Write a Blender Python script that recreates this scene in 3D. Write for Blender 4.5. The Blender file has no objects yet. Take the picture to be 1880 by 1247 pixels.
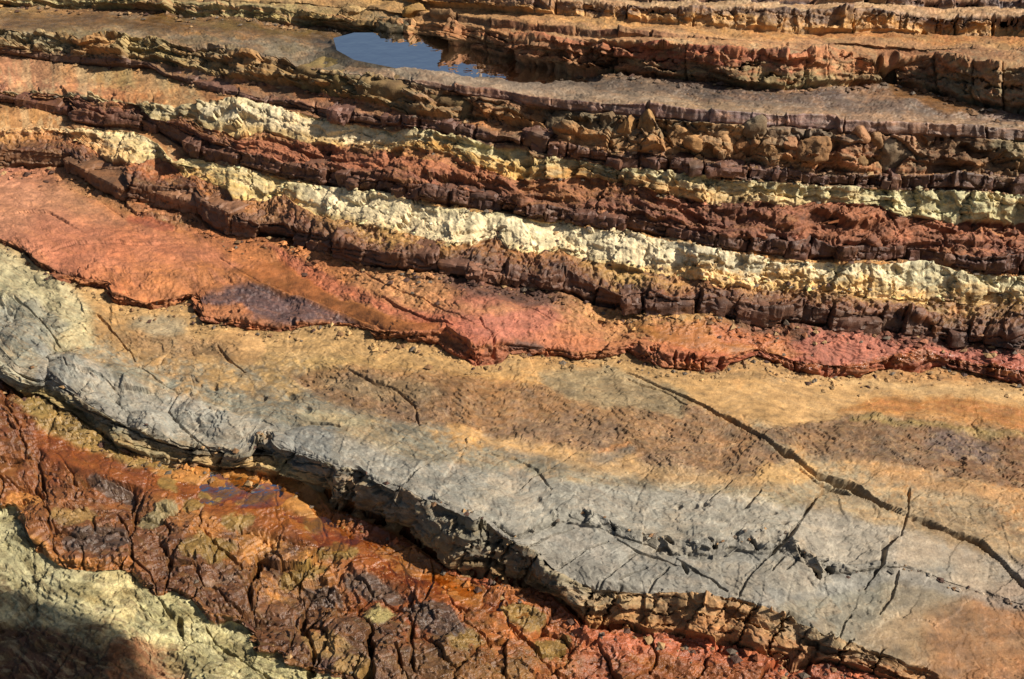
import bpy, math, random
import numpy as np

# ------------------------------------------------------------------ camera, sky, sun, exposure
SC = bpy.context.scene
W, H = 1880.0, 1247.0
CAM_H, PITCH, VFOV = 3.0, math.radians(36.0), math.radians(36.0)
FPX = (H / 2) / math.tan(VFOV / 2)
cam_d = bpy.data.cameras.new('camera')
cam = bpy.data.objects.new('camera', cam_d)
SC.collection.objects.link(cam)
cam.location = (0, 0, CAM_H)
cam.rotation_euler = (math.pi / 2 - PITCH, 0, 0)
cam_d.sensor_fit = 'HORIZONTAL'
cam_d.sensor_width = 36.0
cam_d.lens = FPX / W * 36.0
cam_d.clip_start, cam_d.clip_end = 0.05, 2000.0
SC.camera = cam

SUN_EL, SUN_AZ = math.radians(44.0), math.radians(-7.0)      # azimuth counted from +x towards +y
sun_dir = (math.cos(SUN_EL) * math.cos(SUN_AZ), math.cos(SUN_EL) * math.sin(SUN_AZ), math.sin(SUN_EL))
world = bpy.data.worlds.new('World')
SC.world = world
world.use_nodes = True
wn = world.node_tree
wn.nodes.clear()
sky = wn.nodes.new('ShaderNodeTexSky')
sky.sky_type = 'NISHITA'
sky.sun_disc = False
sky.dust_density = 2.5
sky.ozone_density = 0.5
sky.sun_elevation = SUN_EL
sky.sun_rotation = math.pi / 2 - SUN_AZ                     # the sky counts clockwise from +y
bg = wn.nodes.new('ShaderNodeBackground')
bg.inputs['Strength'].default_value = 0.052
wo = wn.nodes.new('ShaderNodeOutputWorld')
wn.links.new(sky.outputs[0], bg.inputs[0])
wn.links.new(bg.outputs[0], wo.inputs[0])

sun_d = bpy.data.lights.new('sun', 'SUN')
sun_d.energy = 4.8
sun_d.angle = math.radians(0.6)
sun_d.color = (1.0, 0.94, 0.84)
sun = bpy.data.objects.new('sun', sun_d)
SC.collection.objects.link(sun)
from mathutils import Vector
sun.rotation_euler = Vector(sun_dir).to_track_quat('Z', 'Y').to_euler()

SC.view_settings.view_transform = 'Standard'
SC.view_settings.look = 'None'
SC.view_settings.exposure = 0.68
SC.view_settings.gamma = 1.0
SC.view_settings.use_curve_mapping = False

Q = 1.0                  # mesh density
COLS = 0.62              # photographed colour -> albedo
random.seed(5)
rng = np.random.default_rng(11)
f32 = np.float32


# ------------------------------------------------------------------ noise
def _hash(ix, iy, iz, seed):
    h = (ix.astype(np.uint32) * np.uint32(374761393) + iy.astype(np.uint32) * np.uint32(668265263)
         + iz.astype(np.uint32) * np.uint32(2246822519) + np.uint32((seed * 3266489917) & 0xffffffff))
    h = (h ^ (h >> np.uint32(13))) * np.uint32(1274126177)
    h = (h ^ (h >> np.uint32(15))) * np.uint32(2654435761)
    return h ^ (h >> np.uint32(16))


_G = rng.normal(size=(256, 3)).astype(f32)
_G /= np.linalg.norm(_G, axis=1)[:, None]


def perlin(P, seed=0):
    p0 = np.floor(P)
    fr = (P - p0).astype(f32)
    ip = p0.astype(np.int32)
    u = fr * fr * fr * (fr * (fr * 6 - 15) + 10)
    out = None
    for dx in (0, 1):
        wx = u[:, 0] if dx else 1 - u[:, 0]
        for dy in (0, 1):
            wxy = wx * (u[:, 1] if dy else 1 - u[:, 1])
            for dz in (0, 1):
                g = _G[_hash(ip[:, 0] + dx, ip[:, 1] + dy, ip[:, 2] + dz, seed) & np.uint32(255)]
                d = g[:, 0] * (fr[:, 0] - dx) + g[:, 1] * (fr[:, 1] - dy) + g[:, 2] * (fr[:, 2] - dz)
                d *= wxy * (u[:, 2] if dz else 1 - u[:, 2])
                out = d if out is None else out + d
    return out * 1.5


def fbm(P, octv, seed=0, gain=0.5):
    a, s, out = 1.0, 1.0, 0
    for o in range(octv):
        out = out + a * perlin(P * f32(s) + f32(o * 17.3), seed + o)
        a *= gain
        s *= 2.03
    return out


def worley(P, cell, seed=0, jit=0.85):
    p = P / f32(cell)
    b = np.floor(p - 0.5).astype(np.int32)
    n = len(p)
    F1 = np.full(n, 9, f32)
    F2 = np.full(n, 9, f32)
    ID = np.zeros(n, np.uint32)
    V = np.zeros((n, 3), f32)
    for dx in (0, 1):
        for dy in (0, 1):
            for dz in (0, 1):
                ix, iy, iz = b[:, 0] + dx, b[:, 1] + dy, b[:, 2] + dz
                h = _hash(ix, iy, iz, seed)
                r = np.stack([(h & 1023) / 1023.0, ((h >> 10) & 1023) / 1023.0, ((h >> 20) & 1023) / 1023.0], 1).astype(f32)
                v = p - (np.stack([ix, iy, iz], 1) + 0.5 + (r - 0.5) * jit)
                d = np.sqrt((v * v).sum(1)).astype(f32)
                c = d < F1
                F2 = np.where(c, F1, np.minimum(F2, d))
                F1 = np.where(c, d, F1)
                ID = np.where(c, h, ID)
                V[c] = v[c]
    return F1, F2, ID, V


def facets(P, cell, seed=0):
    """Planar chips: each cell its own height and tilt."""
    F1, F2, ID, V = worley(P, cell, seed)
    k = ID * np.uint32(2654435761)
    g = _G[(k >> np.uint32(9)) & np.uint32(255)]
    return ((k >> np.uint32(20)) & np.uint32(1023)) / f32(1023) - 0.5 + (g * V).sum(1) * 0.9, F2 - F1


from concurrent.futures import ThreadPoolExecutor


def par(fn, P, size=50000):
    parts = [P[i:i + size] for i in range(0, len(P), size)]
    with ThreadPoolExecutor(4) as ex:
        return np.concatenate(list(ex.map(fn, parts)))


def n1(x, seed):
    P = np.stack([x, np.full_like(x, seed * 7.31 + .37), np.full_like(x, .51)], 1).astype(f32)
    return perlin(P, seed)


def sstep(a, b, x):
    t = np.clip((x - a) / (b - a), 0, 1)
    return t * t * (3 - 2 * t)


def lin(c):
    c = np.asarray(c, float) / 255.0
    return np.where(c <= 0.04045, c / 12.92, ((c + 0.055) / 1.055) ** 2.4)


# ------------------------------------------------------------------ survey of the beds (lines traced across the outcrop, near to far)
def ln(s):
    v = [float(t) for t in s.replace(',', ' ').split()]
    return np.array(v).reshape(-1, 2)


BOT = ln('-300 1420 2200 1420')
A = ln('''-300 890 0 933 21 925 61 979 65 1011 118 1047 176 1050 240 1047 262 1070 280 1090 315 1090 358 1108 387 1140 444 1144 462 1194
 512 1201 530 1223 559 1230 640 1250 900 1330 1400 1385 2200 1400''')
B = ln('''-300 640 0 696 37 733 68 726 136 765 211 818 260 835 320 852 400 860 452 866 468 868 520 868 560 890 600 930 640 945 670 958 717 977 756 1001
 800 1032 849 1058 928 1078 978 1078 1000 1085 1043 1125 1068 1152 1150 1157 1215 1163 1287 1168 1347 1188 1394 1199 1455 1226 1516 1212 1600 1238
 1700 1275 1900 1330 2200 1385''')
C = ln('''-300 560 0 650 40 690 78 700 90 690 150 735 200 768 250 787 330 822 440 834 456 830 470 806 500 800 520 823 609 856 620 863 659 861 692 886 722 903 738 896
 774 915 828 936 867 958 882 955 917 983 957 1000 986 1015 1018 1050 1064 1070 1104 1083 1240 1090 1300 1094 1347 1100 1405 1115 1455 1136
 1491 1157 1540 1176 1600 1195 1700 1230 1850 1275 2200 1340''')
D = ln('''-300 550 0 640 40 678 90 682 150 727 250 779 330 814 440 826 470 798 520 815 609 848 692 878 740 890 828 928 882 948 940 983 962 978 990 957 1018 936 1040 934
 1068 938 1100 946 1130 960 1158 970 1190 975 1229 990 1285 990 1337 987 1351 972 1444 977 1469 1007 1509 1029 1555 1038 1616 1034 1660 1036
 1700 1048 1800 1085 1880 1110 2200 1190''')
DF_H = ln('-300 2 900 2 950 8 1020 28 1068 26 1158 24 1230 30 1290 42 1337 36 1400 44 1444 34 1509 22 1560 16 1620 10 1700 4 2200 2')
Fl = ln('''-300 395 0 446 44 465 68 488 105 512 112 524 200 527 204 553 272 567 323 560 350 548 357 577 374 594 425 596 446 606 510 612 578 599
 620 599 674 606 688 621 736 621 749 629 804 632 818 648 846 660 872 672 920 669 932 654 960 653 1028 653 1062 662 1120 658 1151 646 1171 662 1219 682
 1240 680 1288 683 1325 683 1339 669 1390 653 1458 682 1509 689 1580 694 1611 680 1686 682 1717 673 1798 689 1832 700 1880 710 2200 745''')
G = ln('''-300 388 0 437 44 457 72 478 105 500 200 515 210 540 272 553 340 537 357 540 374 578 446 592 510 603 578 591 640 592 688 606 736 606 804 606 819 604 846 620
 872 636 920 632 935 633 1028 641 1062 649 1120 641 1160 629 1190 636 1219 652 1240 654 1274 650 1278 657 1325 655 1390 640 1458 656 1509 666 1580 672
 1650 655 1717 650 1798 668 1880 686 2200 722''')
Hh = ln('''-300 262 0 306 119 308 126 313 153 330 221 333 227 350 231 364 306 379 361 384 365 402 374 417 408 427 476 436 524 438 531 458 613 468
 668 488 756 499 797 500 858 506 954 522 994 536 1025 535 1097 560 1144 570 1240 575 1308 578 1386 594 1468 596 1567 604 1645 615 1652 621 1750 626
 1805 632 1863 645 1880 640 2200 660''')
I = ln('''-300 225 0 271 119 282 123 284 157 309 233 306 236 338 300 346 360 344 368 362 408 384 470 410 521 408 530 418 560 425 612 440 620 444 661 458 726 465 800 468
 806 480 855 485 920 492 954 495 994 509 1028 505 1034 492 1049 499 1097 519 1144 543 1178 530 1199 536 1240 546 1315 546 1346 553 1386 563 1465 560 1471 548 1519 567
 1577 580 1648 574 1686 591 1740 601 1805 618 1866 604 1880 592 2200 606''')
J = ln('''-300 205 0 245 100 244 153 269 204 296 259 302 289 287 320 310 344 322 419 346 425 361 483 372 531 364 551 386 616 410 700 422 773 428 824 453 880 447
 913 441 933 461 960 468 1022 462 1062 475 1113 485 1199 502 1240 509 1325 526 1478 533 1540 543 1645 553 1771 561 1880 560 2200 575''')
K = ln('''-300 200 0 237 110 236 157 237 250 243 289 264 322 300 347 288 391 297 422 304 483 321 531 331 585 343 640 348 722 358 811 379 916 389 960 401 1028 408 1110 424
 1151 427 1240 441 1294 458 1342 465 1475 482 1614 486 1689 482 1791 506 1880 510 2200 525''')
LF = ln('''-300 150 0 188 68 198 128 204 136 228 191 235 259 239 289 244 330 269 374 286 439 304 511 325 592 341 640 346 722 356 811 376 916 386 960 398 1028 405 1110 421
 1151 424 1240 437 1294 453 1342 460 1475 476 1614 480 1689 477 1791 500 1880 505 2200 520''')
M = ln('''-300 138 0 174 68 181 128 185 136 205 191 209 259 213 289 222 330 240 374 258 443 281 511 294 585 309 620 313 661 327 722 334 770 340 824 344 892 357 920 371 967 378
 1028 381 1073 395 1114 391 1182 405 1240 418 1274 424 1346 437 1403 441 1478 444 1486 436 1533 452 1608 454 1662 454 1751 465 1805 475 1880 463 2200 478''')
N = ln('''-300 128 0 167 128 177 200 190 260 198 282 219 354 226 374 238 432 252 490 248 560 257 640 265 720 275 811 283 841 291 872 303 920 322 954 328 1008 328 1097 325
 1151 340 1216 357 1308 374 1393 370 1458 378 1492 373 1614 380 1648 395 1693 402 1751 412 1819 406 1880 410 2200 425''')
PT = ln('''-300 126 0 165 128 175 200 187 260 193 282 193 340 196 374 193 425 189 511 201 640 226 753 239 783 243 892 262 967 270 974 282 1062 293 1131 306 1240 317 1325 327
 1465 337 1519 343 1642 347 1751 351 1863 358 2200 378''')
QF = ln('''-300 64 0 100 143 119 218 122 280 128 300 140 340 152 408 172 476 186 551 200 620 222 753 236 783 240 892 259 967 266 974 278 1062 290 1131 303 1240 314 1325 324
 1465 334 1519 340 1642 344 1751 348 1863 355 2200 374''')
QT = ln('''-300 54 0 89 143 104 218 110 280 117 300 131 340 144 408 162 476 177 551 190 620 202 766 219 858 231 923 248 962 256 974 240 1000 246 1039 264 1076 272 1158 289 1171 279
 1209 286 1260 294 1328 303 1403 310 1478 317 1563 323 1751 323 1880 330 2200 350''')
S = ln('''-300 52 0 87 143 100 218 107 300 116 340 126 385 138 442 151 538 158 630 181 688 192 756 211 820 219 900 222 960 232 1000 240 1039 258 1076 266 1158 282 1209 281 1260 289
 1328 298 1403 305 1478 312 1563 318 1751 318 1880 325 2200 345''')
R = ln('''-300 20 0 56 60 60 130 62 150 74 220 64 300 72 345 88 380 80 450 94 525 108 540 119 640 139 700 140 763 146 858 160 933 167 994 180 1062 184 1165 191 1240 197
 1335 204 1410 208 1536 214 1543 220 1642 225 1751 231 1880 236 2200 262''')
RF_H = ln('-300 1 700 1 780 8 860 18 1000 22 1240 25 1560 26 1700 22 1880 22 2200 22')
T = ln('''-300 -12 0 12 100 17 170 16 317 25 340 34 460 35 531 47 600 46 660 60 690 67 763 69 838 83 886 102 926 107 960 119 1046 131 1120 137 1260 150 1342 158 1444 167 1519 163
 1580 158 1621 151 1648 157 1751 184 1819 201 1880 209 2200 262''')
U = ln('''-300 -30 0 -2 170 0 317 4 340 7 460 9 531 20 600 28 660 40 690 44 763 41 838 48 892 52 940 65 1124 74 1240 82 1342 92 1444 101 1478 97 1512 94 1563 101 1590 106 1621 112
 1640 108 1717 99 1785 115 1880 121 2200 160''')
V = ln('-300 -42 0 -14 600 10 763 22 790 20 913 37 1059 50 1137 57 1260 63 1342 70 1444 76 1563 79 1621 86 1717 87 1880 91 2200 120')
VF_H = ln('-300 2 740 2 790 12 913 14 1059 14 1137 12 1260 8 1340 3 2200 1')
WF = ln('-300 -60 0 -40 600 -12 700 2 790 8 947 26 1120 36 1240 44 1332 51 1478 61 1614 62 1819 62 1880 65 2200 80')
X = ln('-300 -75 0 -55 700 -20 790 -6 947 2 1100 6 1240 13 1335 12 1444 15 1546 20 1614 20 1717 30 1880 29 2200 44')
YF = ln('-300 -84 0 -66 700 -34 947 -9 1240 1 1444 4 1614 8 1717 12 1880 14 2200 30')
Y = ln('-300 -92 0 -75 700 -46 947 -20 1240 -8 1444 -3 1614 -2 1717 0 1880 1 2200 15')
Z = ln('-300 -150 2200 -110')

# columns: dense across the view, coarser to either side
step = 1.55 / Q
PXc = np.concatenate([np.arange(-300, -30, 5.0), np.arange(-30, 1910, step), np.arange(1910, 2200, 5.0)])
NC = len(PXc)


def lineval(L):
    y = np.interp(PXc, L[:, 0], L[:, 1])
    return y


def jitter(y, amp, seed):
    return y + amp * (1.3 * n1(PXc / 47.0, seed) + 0.8 * n1(PXc / 17.0, seed + 50) + 0.45 * n1(PXc / 6.5, seed + 90))


yD = lineval(D)
yR = lineval(R)
yV = lineval(V)
# name, y, jitter, slope of the strip that leads up to this line (degrees; keys over x)
LINES = [
    ('BOT', lineval(BOT), 0, 0),
    ('A', lineval(A), 5, 3),
    ('A2', lineval(A) - np.interp(PXc, [0, 60, 120, 240, 300, 460, 640], [8, 14, 20, 22, 10, 14, 12]), 4, 55),
    ('B', lineval(B), 3, [(-300, 2), (300, 0), (900, -1.5), (1400, -1)]),
    ('C', lineval(C), 3, [(-300, 45), (420, 50), (480, 70), (960, 66), (1010, 52), (1300, 38), (1900, 30)]),
    ('DF', yD + lineval(DF_H), 2, [(-300, 10), (1000, 6), (1900, 4)]),
    ('D', yD, 3, 32),
    ('F', lineval(Fl), 2.5, [(-300, 3), (300, 2), (900, 0), (1900, -2)]),
    ('G', lineval(G), 2.5, 62),
    ('H', lineval(Hh), 2.5, [(-300, 1), (500, 2), (900, 5), (1300, 8), (1900, 10)]),
    ('I', lineval(I), 3.0, 76),
    ('J', lineval(J), 3.5, [(-300, 3), (500, 8), (1000, 8), (1900, 16)]),
    ('K', lineval(K), 3.0, [(-300, 20), (600, 24), (1000, 32), (1300, 48), (1900, 58)]),
    ('LF', lineval(LF), 1.5, 6),
    ('M', lineval(M), 3.0, 74),
    ('N', lineval(N), 3.5, [(-300, 4), (300, 10), (800, 24), (1100, 34), (1500, 30), (1900, 24)]),
    ('P', lineval(PT), 2.5, [(-300, 20), (350, 28), (800, 36), (1100, 52), (1900, 64)]),
    ('QF', lineval(QF), 1.5, 5),
    ('Q', lineval(QT), 2.5, 74),
    ('S', lineval(S), 2.0, 6),
    ('RF', yR + lineval(RF_H), 2.0, [(-300, 30), (500, 42), (1000, 44), (1600, 50), (1900, 55)]),
    ('R', yR, 2.0, 72),
    ('T', lineval(T), 1.5, [(-300, -1), (600, -3), (1000, -3), (1900, -1)]),
    ('U', lineval(U), 2.0, [(-300, 40), (600, 45), (760, 60), (1440, 72), (1500, 55), (1900, 62)]),
    ('VF', yV + lineval(VF_H), 1.5, 3),
    ('V', yV, 1.5, 55),
    ('W', lineval(WF), 1.2, -2),
    ('X', lineval(X), 1.2, 62),
    ('YF', lineval(YF), 1.0, 2),
    ('Y', lineval(Y), 1.0, 62),
    ('Z', lineval(Z), 0, 3),
]
ys = []
for k, (nm, y, a, sl) in enumerate(LINES):
    y = jitter(y, a, 3 + k) if a else y.copy()
    if ys:
        y = np.minimum(y, ys[-1] - 0.9)
    ys.append(y)

# back from a traced line to a point of the place
sp, cp = math.sin(PITCH), math.cos(PITCH)


def rays(px, py):
    a = (px - W / 2)
    b = (H / 2 - py)
    return np.stack([a, FPX * cp + b * sp, -FPX * sp + b * cp], -1) / FPX


def on_plane(px, py, z):
    d = rays(px, py)
    t = (z - CAM_H) / d[..., 2]
    return d * t[..., None] + np.array([0, 0, CAM_H])


def gsmooth(v, sig):
    xs = np.arange(-300, 2200, 4.0)
    w = np.interp(xs, PXc, v)
    r = int(3 * sig / 4)
    ker = np.exp(-0.5 * ((np.arange(-r, r + 1) * 4.0) / sig) ** 2)
    ker /= ker.sum()
    w = np.convolve(np.pad(w, r, mode='edge'), ker, mode='valid')
    return np.interp(PXc, xs, w)


P3 = [on_plane(PXc, ys[0], np.zeros(NC))]
for k in range(1, len(LINES)):
    sl = LINES[k][3]
    th = np.full(NC, float(sl)) if not isinstance(sl, list) else np.interp(PXc, [s_[0] for s_ in sl], [s_[1] for s_ in sl])
    tn = np.tan(np.radians(th))
    p = P3[-1]
    d = rays(PXc, ys[k])
    t = (p[:, 2] - CAM_H + tn * (0 - p[:, 1])) / (d[:, 2] - tn * d[:, 1])
    q = d * t[:, None] + np.array([0, 0, CAM_H])
    P3.append(on_plane(PXc, ys[k], gsmooth(q[:, 2], 45 if k < 22 else 60)))

# ------------------------------------------------------------------ the surface between the lines
STR = [l[0] for l in LINES[1:]]                      # a strip is called after its upper line
rows_P, rows_Y, rows_s, rows_t, rows_q = [P3[0]], [ys[0]], [0], [0.0], [0.0]
inner = (PXc > 0) & (PXc < W)
for k in range(1, len(LINES)):
    gap = (ys[k - 1] - ys[k])[inner]
    vis = gap * ((ys[k][inner] < H) & (ys[k - 1][inner] > 0))
    n = int(np.clip(max(np.percentile(vis, 80) * 0.62, np.percentile(vis, 97) * .5) * Q, 3, 400))
    tt = np.linspace(0, 1, n + 1)[1:]
    g_ = ys[k - 1] - ys[k]
    ra, rb = ys[k - 1] - gsmooth(ys[k - 1], 22), ys[k] - gsmooth(ys[k], 22)
    pw = np.clip(g_ / 16.0, 1.0, 7.0)
    last = np.zeros(NC)
    for i_, t in enumerate(tt):
        yl = (ys[k - 1] - ra) * (1 - t) + (ys[k] - rb) * t + ra * (1 - t) ** pw + rb * t ** pw
        tq = np.clip((ys[k - 1] - yl) / g_, last + .15 / n, 1 - (n - 1 - i_) * .15 / n)
        if i_ == n - 1:
            tq = np.ones(NC)
        last = tq
        rows_P.append(P3[k - 1] * (1 - tq[:, None]) + P3[k] * tq[:, None])
        rows_Y.append(ys[k - 1] * (1 - tq) + ys[k] * tq)
        rows_s.append(k - 1)
        rows_t.append(t)
        rows_q.append(t * float(np.median(vis[vis > 1])) if (vis > 1).any() else t)
POS = np.array(rows_P)
PY = np.array(rows_Y, f32)
RS = np.array(rows_s)
RT = np.array(rows_t)
RQ = np.array(rows_q)
NR = len(RS)
PX = np.broadcast_to(PXc.astype(f32), (NR, NC))
print('grid', NR, NC, NR * NC)
for nm in ('A2', 'C', 'D', 'F', 'H', 'I', 'J', 'K', 'M', 'P', 'S', 'R', 'T', 'U', 'W', 'Z'):
    k = [l[0] for l in LINES].index(nm)
    print(nm, np.round(np.interp([0, 500, 1000, 1500, 1880], PXc, P3[k][:, 2]), 2), np.round(np.interp([0, 1000, 1880], PXc, P3[k][:, 1]), 1))


def box(a, r, axis):
    k = 2 * r + 1
    pad = [(0, 0)] * a.ndim
    pad[axis] = (r + 1, r)
    c = np.cumsum(np.pad(a, pad, mode='edge'), axis=axis)
    sl1, sl2 = [slice(None)] * a.ndim, [slice(None)] * a.ndim
    sl1[axis], sl2[axis] = slice(k, None), slice(0, -k)
    return (c[tuple(sl1)] - c[tuple(sl2)]) / k


sm = box(box(POS, 3, 0), 5, 1)


def normals(p):
    n = np.cross(np.gradient(p, axis=1), np.gradient(p, axis=0))
    return n / np.maximum(np.linalg.norm(n, axis=2, keepdims=True), 1e-9)


YG = np.arange(-160.0, 1430.0, 2.0)                       # even spacing, so that pinched beds share their direction


def even(a, r, rx=0):
    """smooth a field of the surface along evenly spaced steps instead of along its rows"""
    g = np.stack([np.interp(YG, PY[::-1, j], a[::-1, j]) for j in range(NC)], 1)
    g = box(g, r, 0)
    if rx:
        g = box(g, rx, 1)
    return np.stack([np.interp(PY[:, j], YG, g[:, j]) for j in range(NC)], 1).astype(f32)


def even_grid(a):
    return np.stack([np.interp(YG, PY[::-1, j], a[::-1, j]) for j in range(NC)], 1)


_g = np.stack([even_grid(POS[..., c]) for c in range(3)], 2)
_n = -normals(box(box(_g, 2, 0), 4, 1))
_n = box(box(_n, 2, 0), 4, 1)
NRM = np.stack([np.stack([np.interp(PY[:, j], YG, _n[:, j, c]) for j in range(NC)], 1) for c in range(3)], 2)
GAP = np.array([(ys[k] - ys[k + 1]) for k in range(len(ys) - 1)], f32)[RS]          # height of the strip each vertex sits in
OPEN = sstep(1.5, 7.0, GAP).astype(f32)
NRM /= np.maximum(np.linalg.norm(NRM, axis=2, keepdims=True), 1e-9)
NRM = NRM.astype(f32)
PF = POS.reshape(-1, 3).astype(f32)

# warped survey coordinates give every outline an uneven run
q2 = np.stack([PX.ravel() / 70, PY.ravel() / 45, np.zeros(NR * NC, f32)], 1)
w1 = par(lambda p: fbm(p, 4, 201), q2).reshape(NR, NC)
w2 = par(lambda p: fbm(p, 4, 207), q2 + f32(31.7)).reshape(NR, NC)
q3 = q2 * 6
w3 = par(lambda p: fbm(p, 2, 211), q3).reshape(NR, NC)
WX = PX + 13 * w1 + 4 * w3
WY = PY + 9 * w2 + 3 * w3
CX = PX + 5 * w1 + 1.0 * w3                            # lighter warp, for cracks
CY = PY + 4 * w2 + 0.8 * w3

# ------------------------------------------------------------------ recipes of relief by strip
REC = dict(
    fore=dict(fbm=.5, terr=.8, facetM=.3, facetS=.35, fine=.55, crev=.25, flake=.4, facetL=.25),
    pave=dict(facetL=.55, terr=1.0, facetM=.3, facetS=.3, fine=.4, fbm=.4, crev=.25, flake=.25),
    wetp=dict(facetL=.12, terr=.3, facetS=.1, fine=.2, fbm=.3, crev=.12, flake=.1),
    ledge=dict(fbm=.4, facetM=.6, facetL=.8, facetS=.6, fine=.5, lam=.5, crev=.2, flake=.2),
    slab=dict(fbm=.3, terr=.3, facetM=.12, fine=.28, flake=.14, crev=.12, facetL=.12),
    step=dict(facetL=.7, facetM=1.1, facetS=.8, fine=.4, flake=.3),
    redl=dict(facetM=.8, facetS=1.3, lam=.9, fine=1, flake=.7, crev=.5),
    redt=dict(fbm=.55, knob=.25, pits=.4, facetS=.45, facetM=.3, fine=.7, terr=.5, flake=.2),
    sand=dict(fbm=.18, terr=.12, fine=.18),
    flat=dict(fbm=.4, terr=.28, facetS=.1, fine=.25, flake=.06, crev=.1, facetL=.12),
    crust=dict(terr=.6, facetS=.25, fine=.5, fbm=.3, flake=.4),
    dark=dict(facetM=.3, facetS=.3, fine=.3, flake=.08, vcrack=.6),
    dtread=dict(terr=1.1, facetM=.5, facetS=.6, fine=.6, fbm=.35, flake=.45, crev=.4),
    cream=dict(knob=.35, pits=.8, fbm=.6, fine=.8, facetM=.9, facetS=.7, lam=.4, crev=.25),
    creamg=dict(knob=.7, pits=1.2, fbm=.6, fine=.9, facetM=.9, facetS=.6, flute=.5, crev=.2),
    creams=dict(knob=.1, pits=.4, fbm=.6, fine=.5, terr=.35, flake=.15, facetM=.3, facetL=.3),
    red=dict(knob=.25, facetM=.7, facetS=.6, lam=1.6, fine=.7, fbm=.6, pits=.6, flake=.4, crev=.4, terr=.4),
    rubble=dict(facetL=1.7, knob=1.2, facetM=1.3, facetS=1, fine=.8, fbm=.9, crev=.8),
    tread=dict(fbm=.5, terr=.4, facetS=.12, fine=.28, flake=.08, crev=.12),
    bigs=dict(fbm=.8, facetM=.6, facetL=.5, facetS=.9, fine=.9, lam=.4, knob=.5, crev=.3),
    lump=dict(fbm=.6, facetM=.25, facetL=.3, facetS=.22, terr=.5, flake=.22, crev=.4, fine=.4),
    thin=dict(facetM=.4, facetS=.2, fine=.3, lam=.4),
    far=dict(facetM=1.2, facetL=.8, fine=1, facetS=.8),
)
KIND = dict(A='fore', A2='redl', B='pave', C='ledge', DF='slab', D='step', F='slab', G='redl', H='redt', I='dark', J='dtread', K='cream', LF='tread', M='dark',
            N='red', P='creamg', QF='tread', Q='dark', S='tread', RF='rubble', R='thin', T='tread', U='bigs', VF='tread', V='dark', W='tread', X='far', YF='tread',
            Y='far', Z='tread')
WT = {r: np.zeros((NR, NC), f32) for r in ('fbm', 'fine', 'facetL', 'facetM', 'facetS', 'lam', 'terr', 'pits', 'flute', 'knob', 'crev', 'flake', 'vcrack')}
for i in range(NR):
    for r, v in REC[KIND[STR[RS[i]]]].items():
        WT[r][i] = v
for r in WT:
    WT[r] = even(WT[r], 1)


def setkind(m, kind):
    for r in WT:
        WT[r] = WT[r] * (1 - m) + m * REC[kind].get(r, 0)


def strip_rows(*names):
    return np.isin(RS, [STR.index(n) for n in names])


# ------------------------------------------------------------------ colour of the rock, keys along each strip (near edge, far edge)
def kx(s):
    out = []
    for part in s.split(';'):
        v = part.split()
        if v:
            out.append((float(v[0]), lin([float(c) for c in v[1:4]])))
    return out


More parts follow.
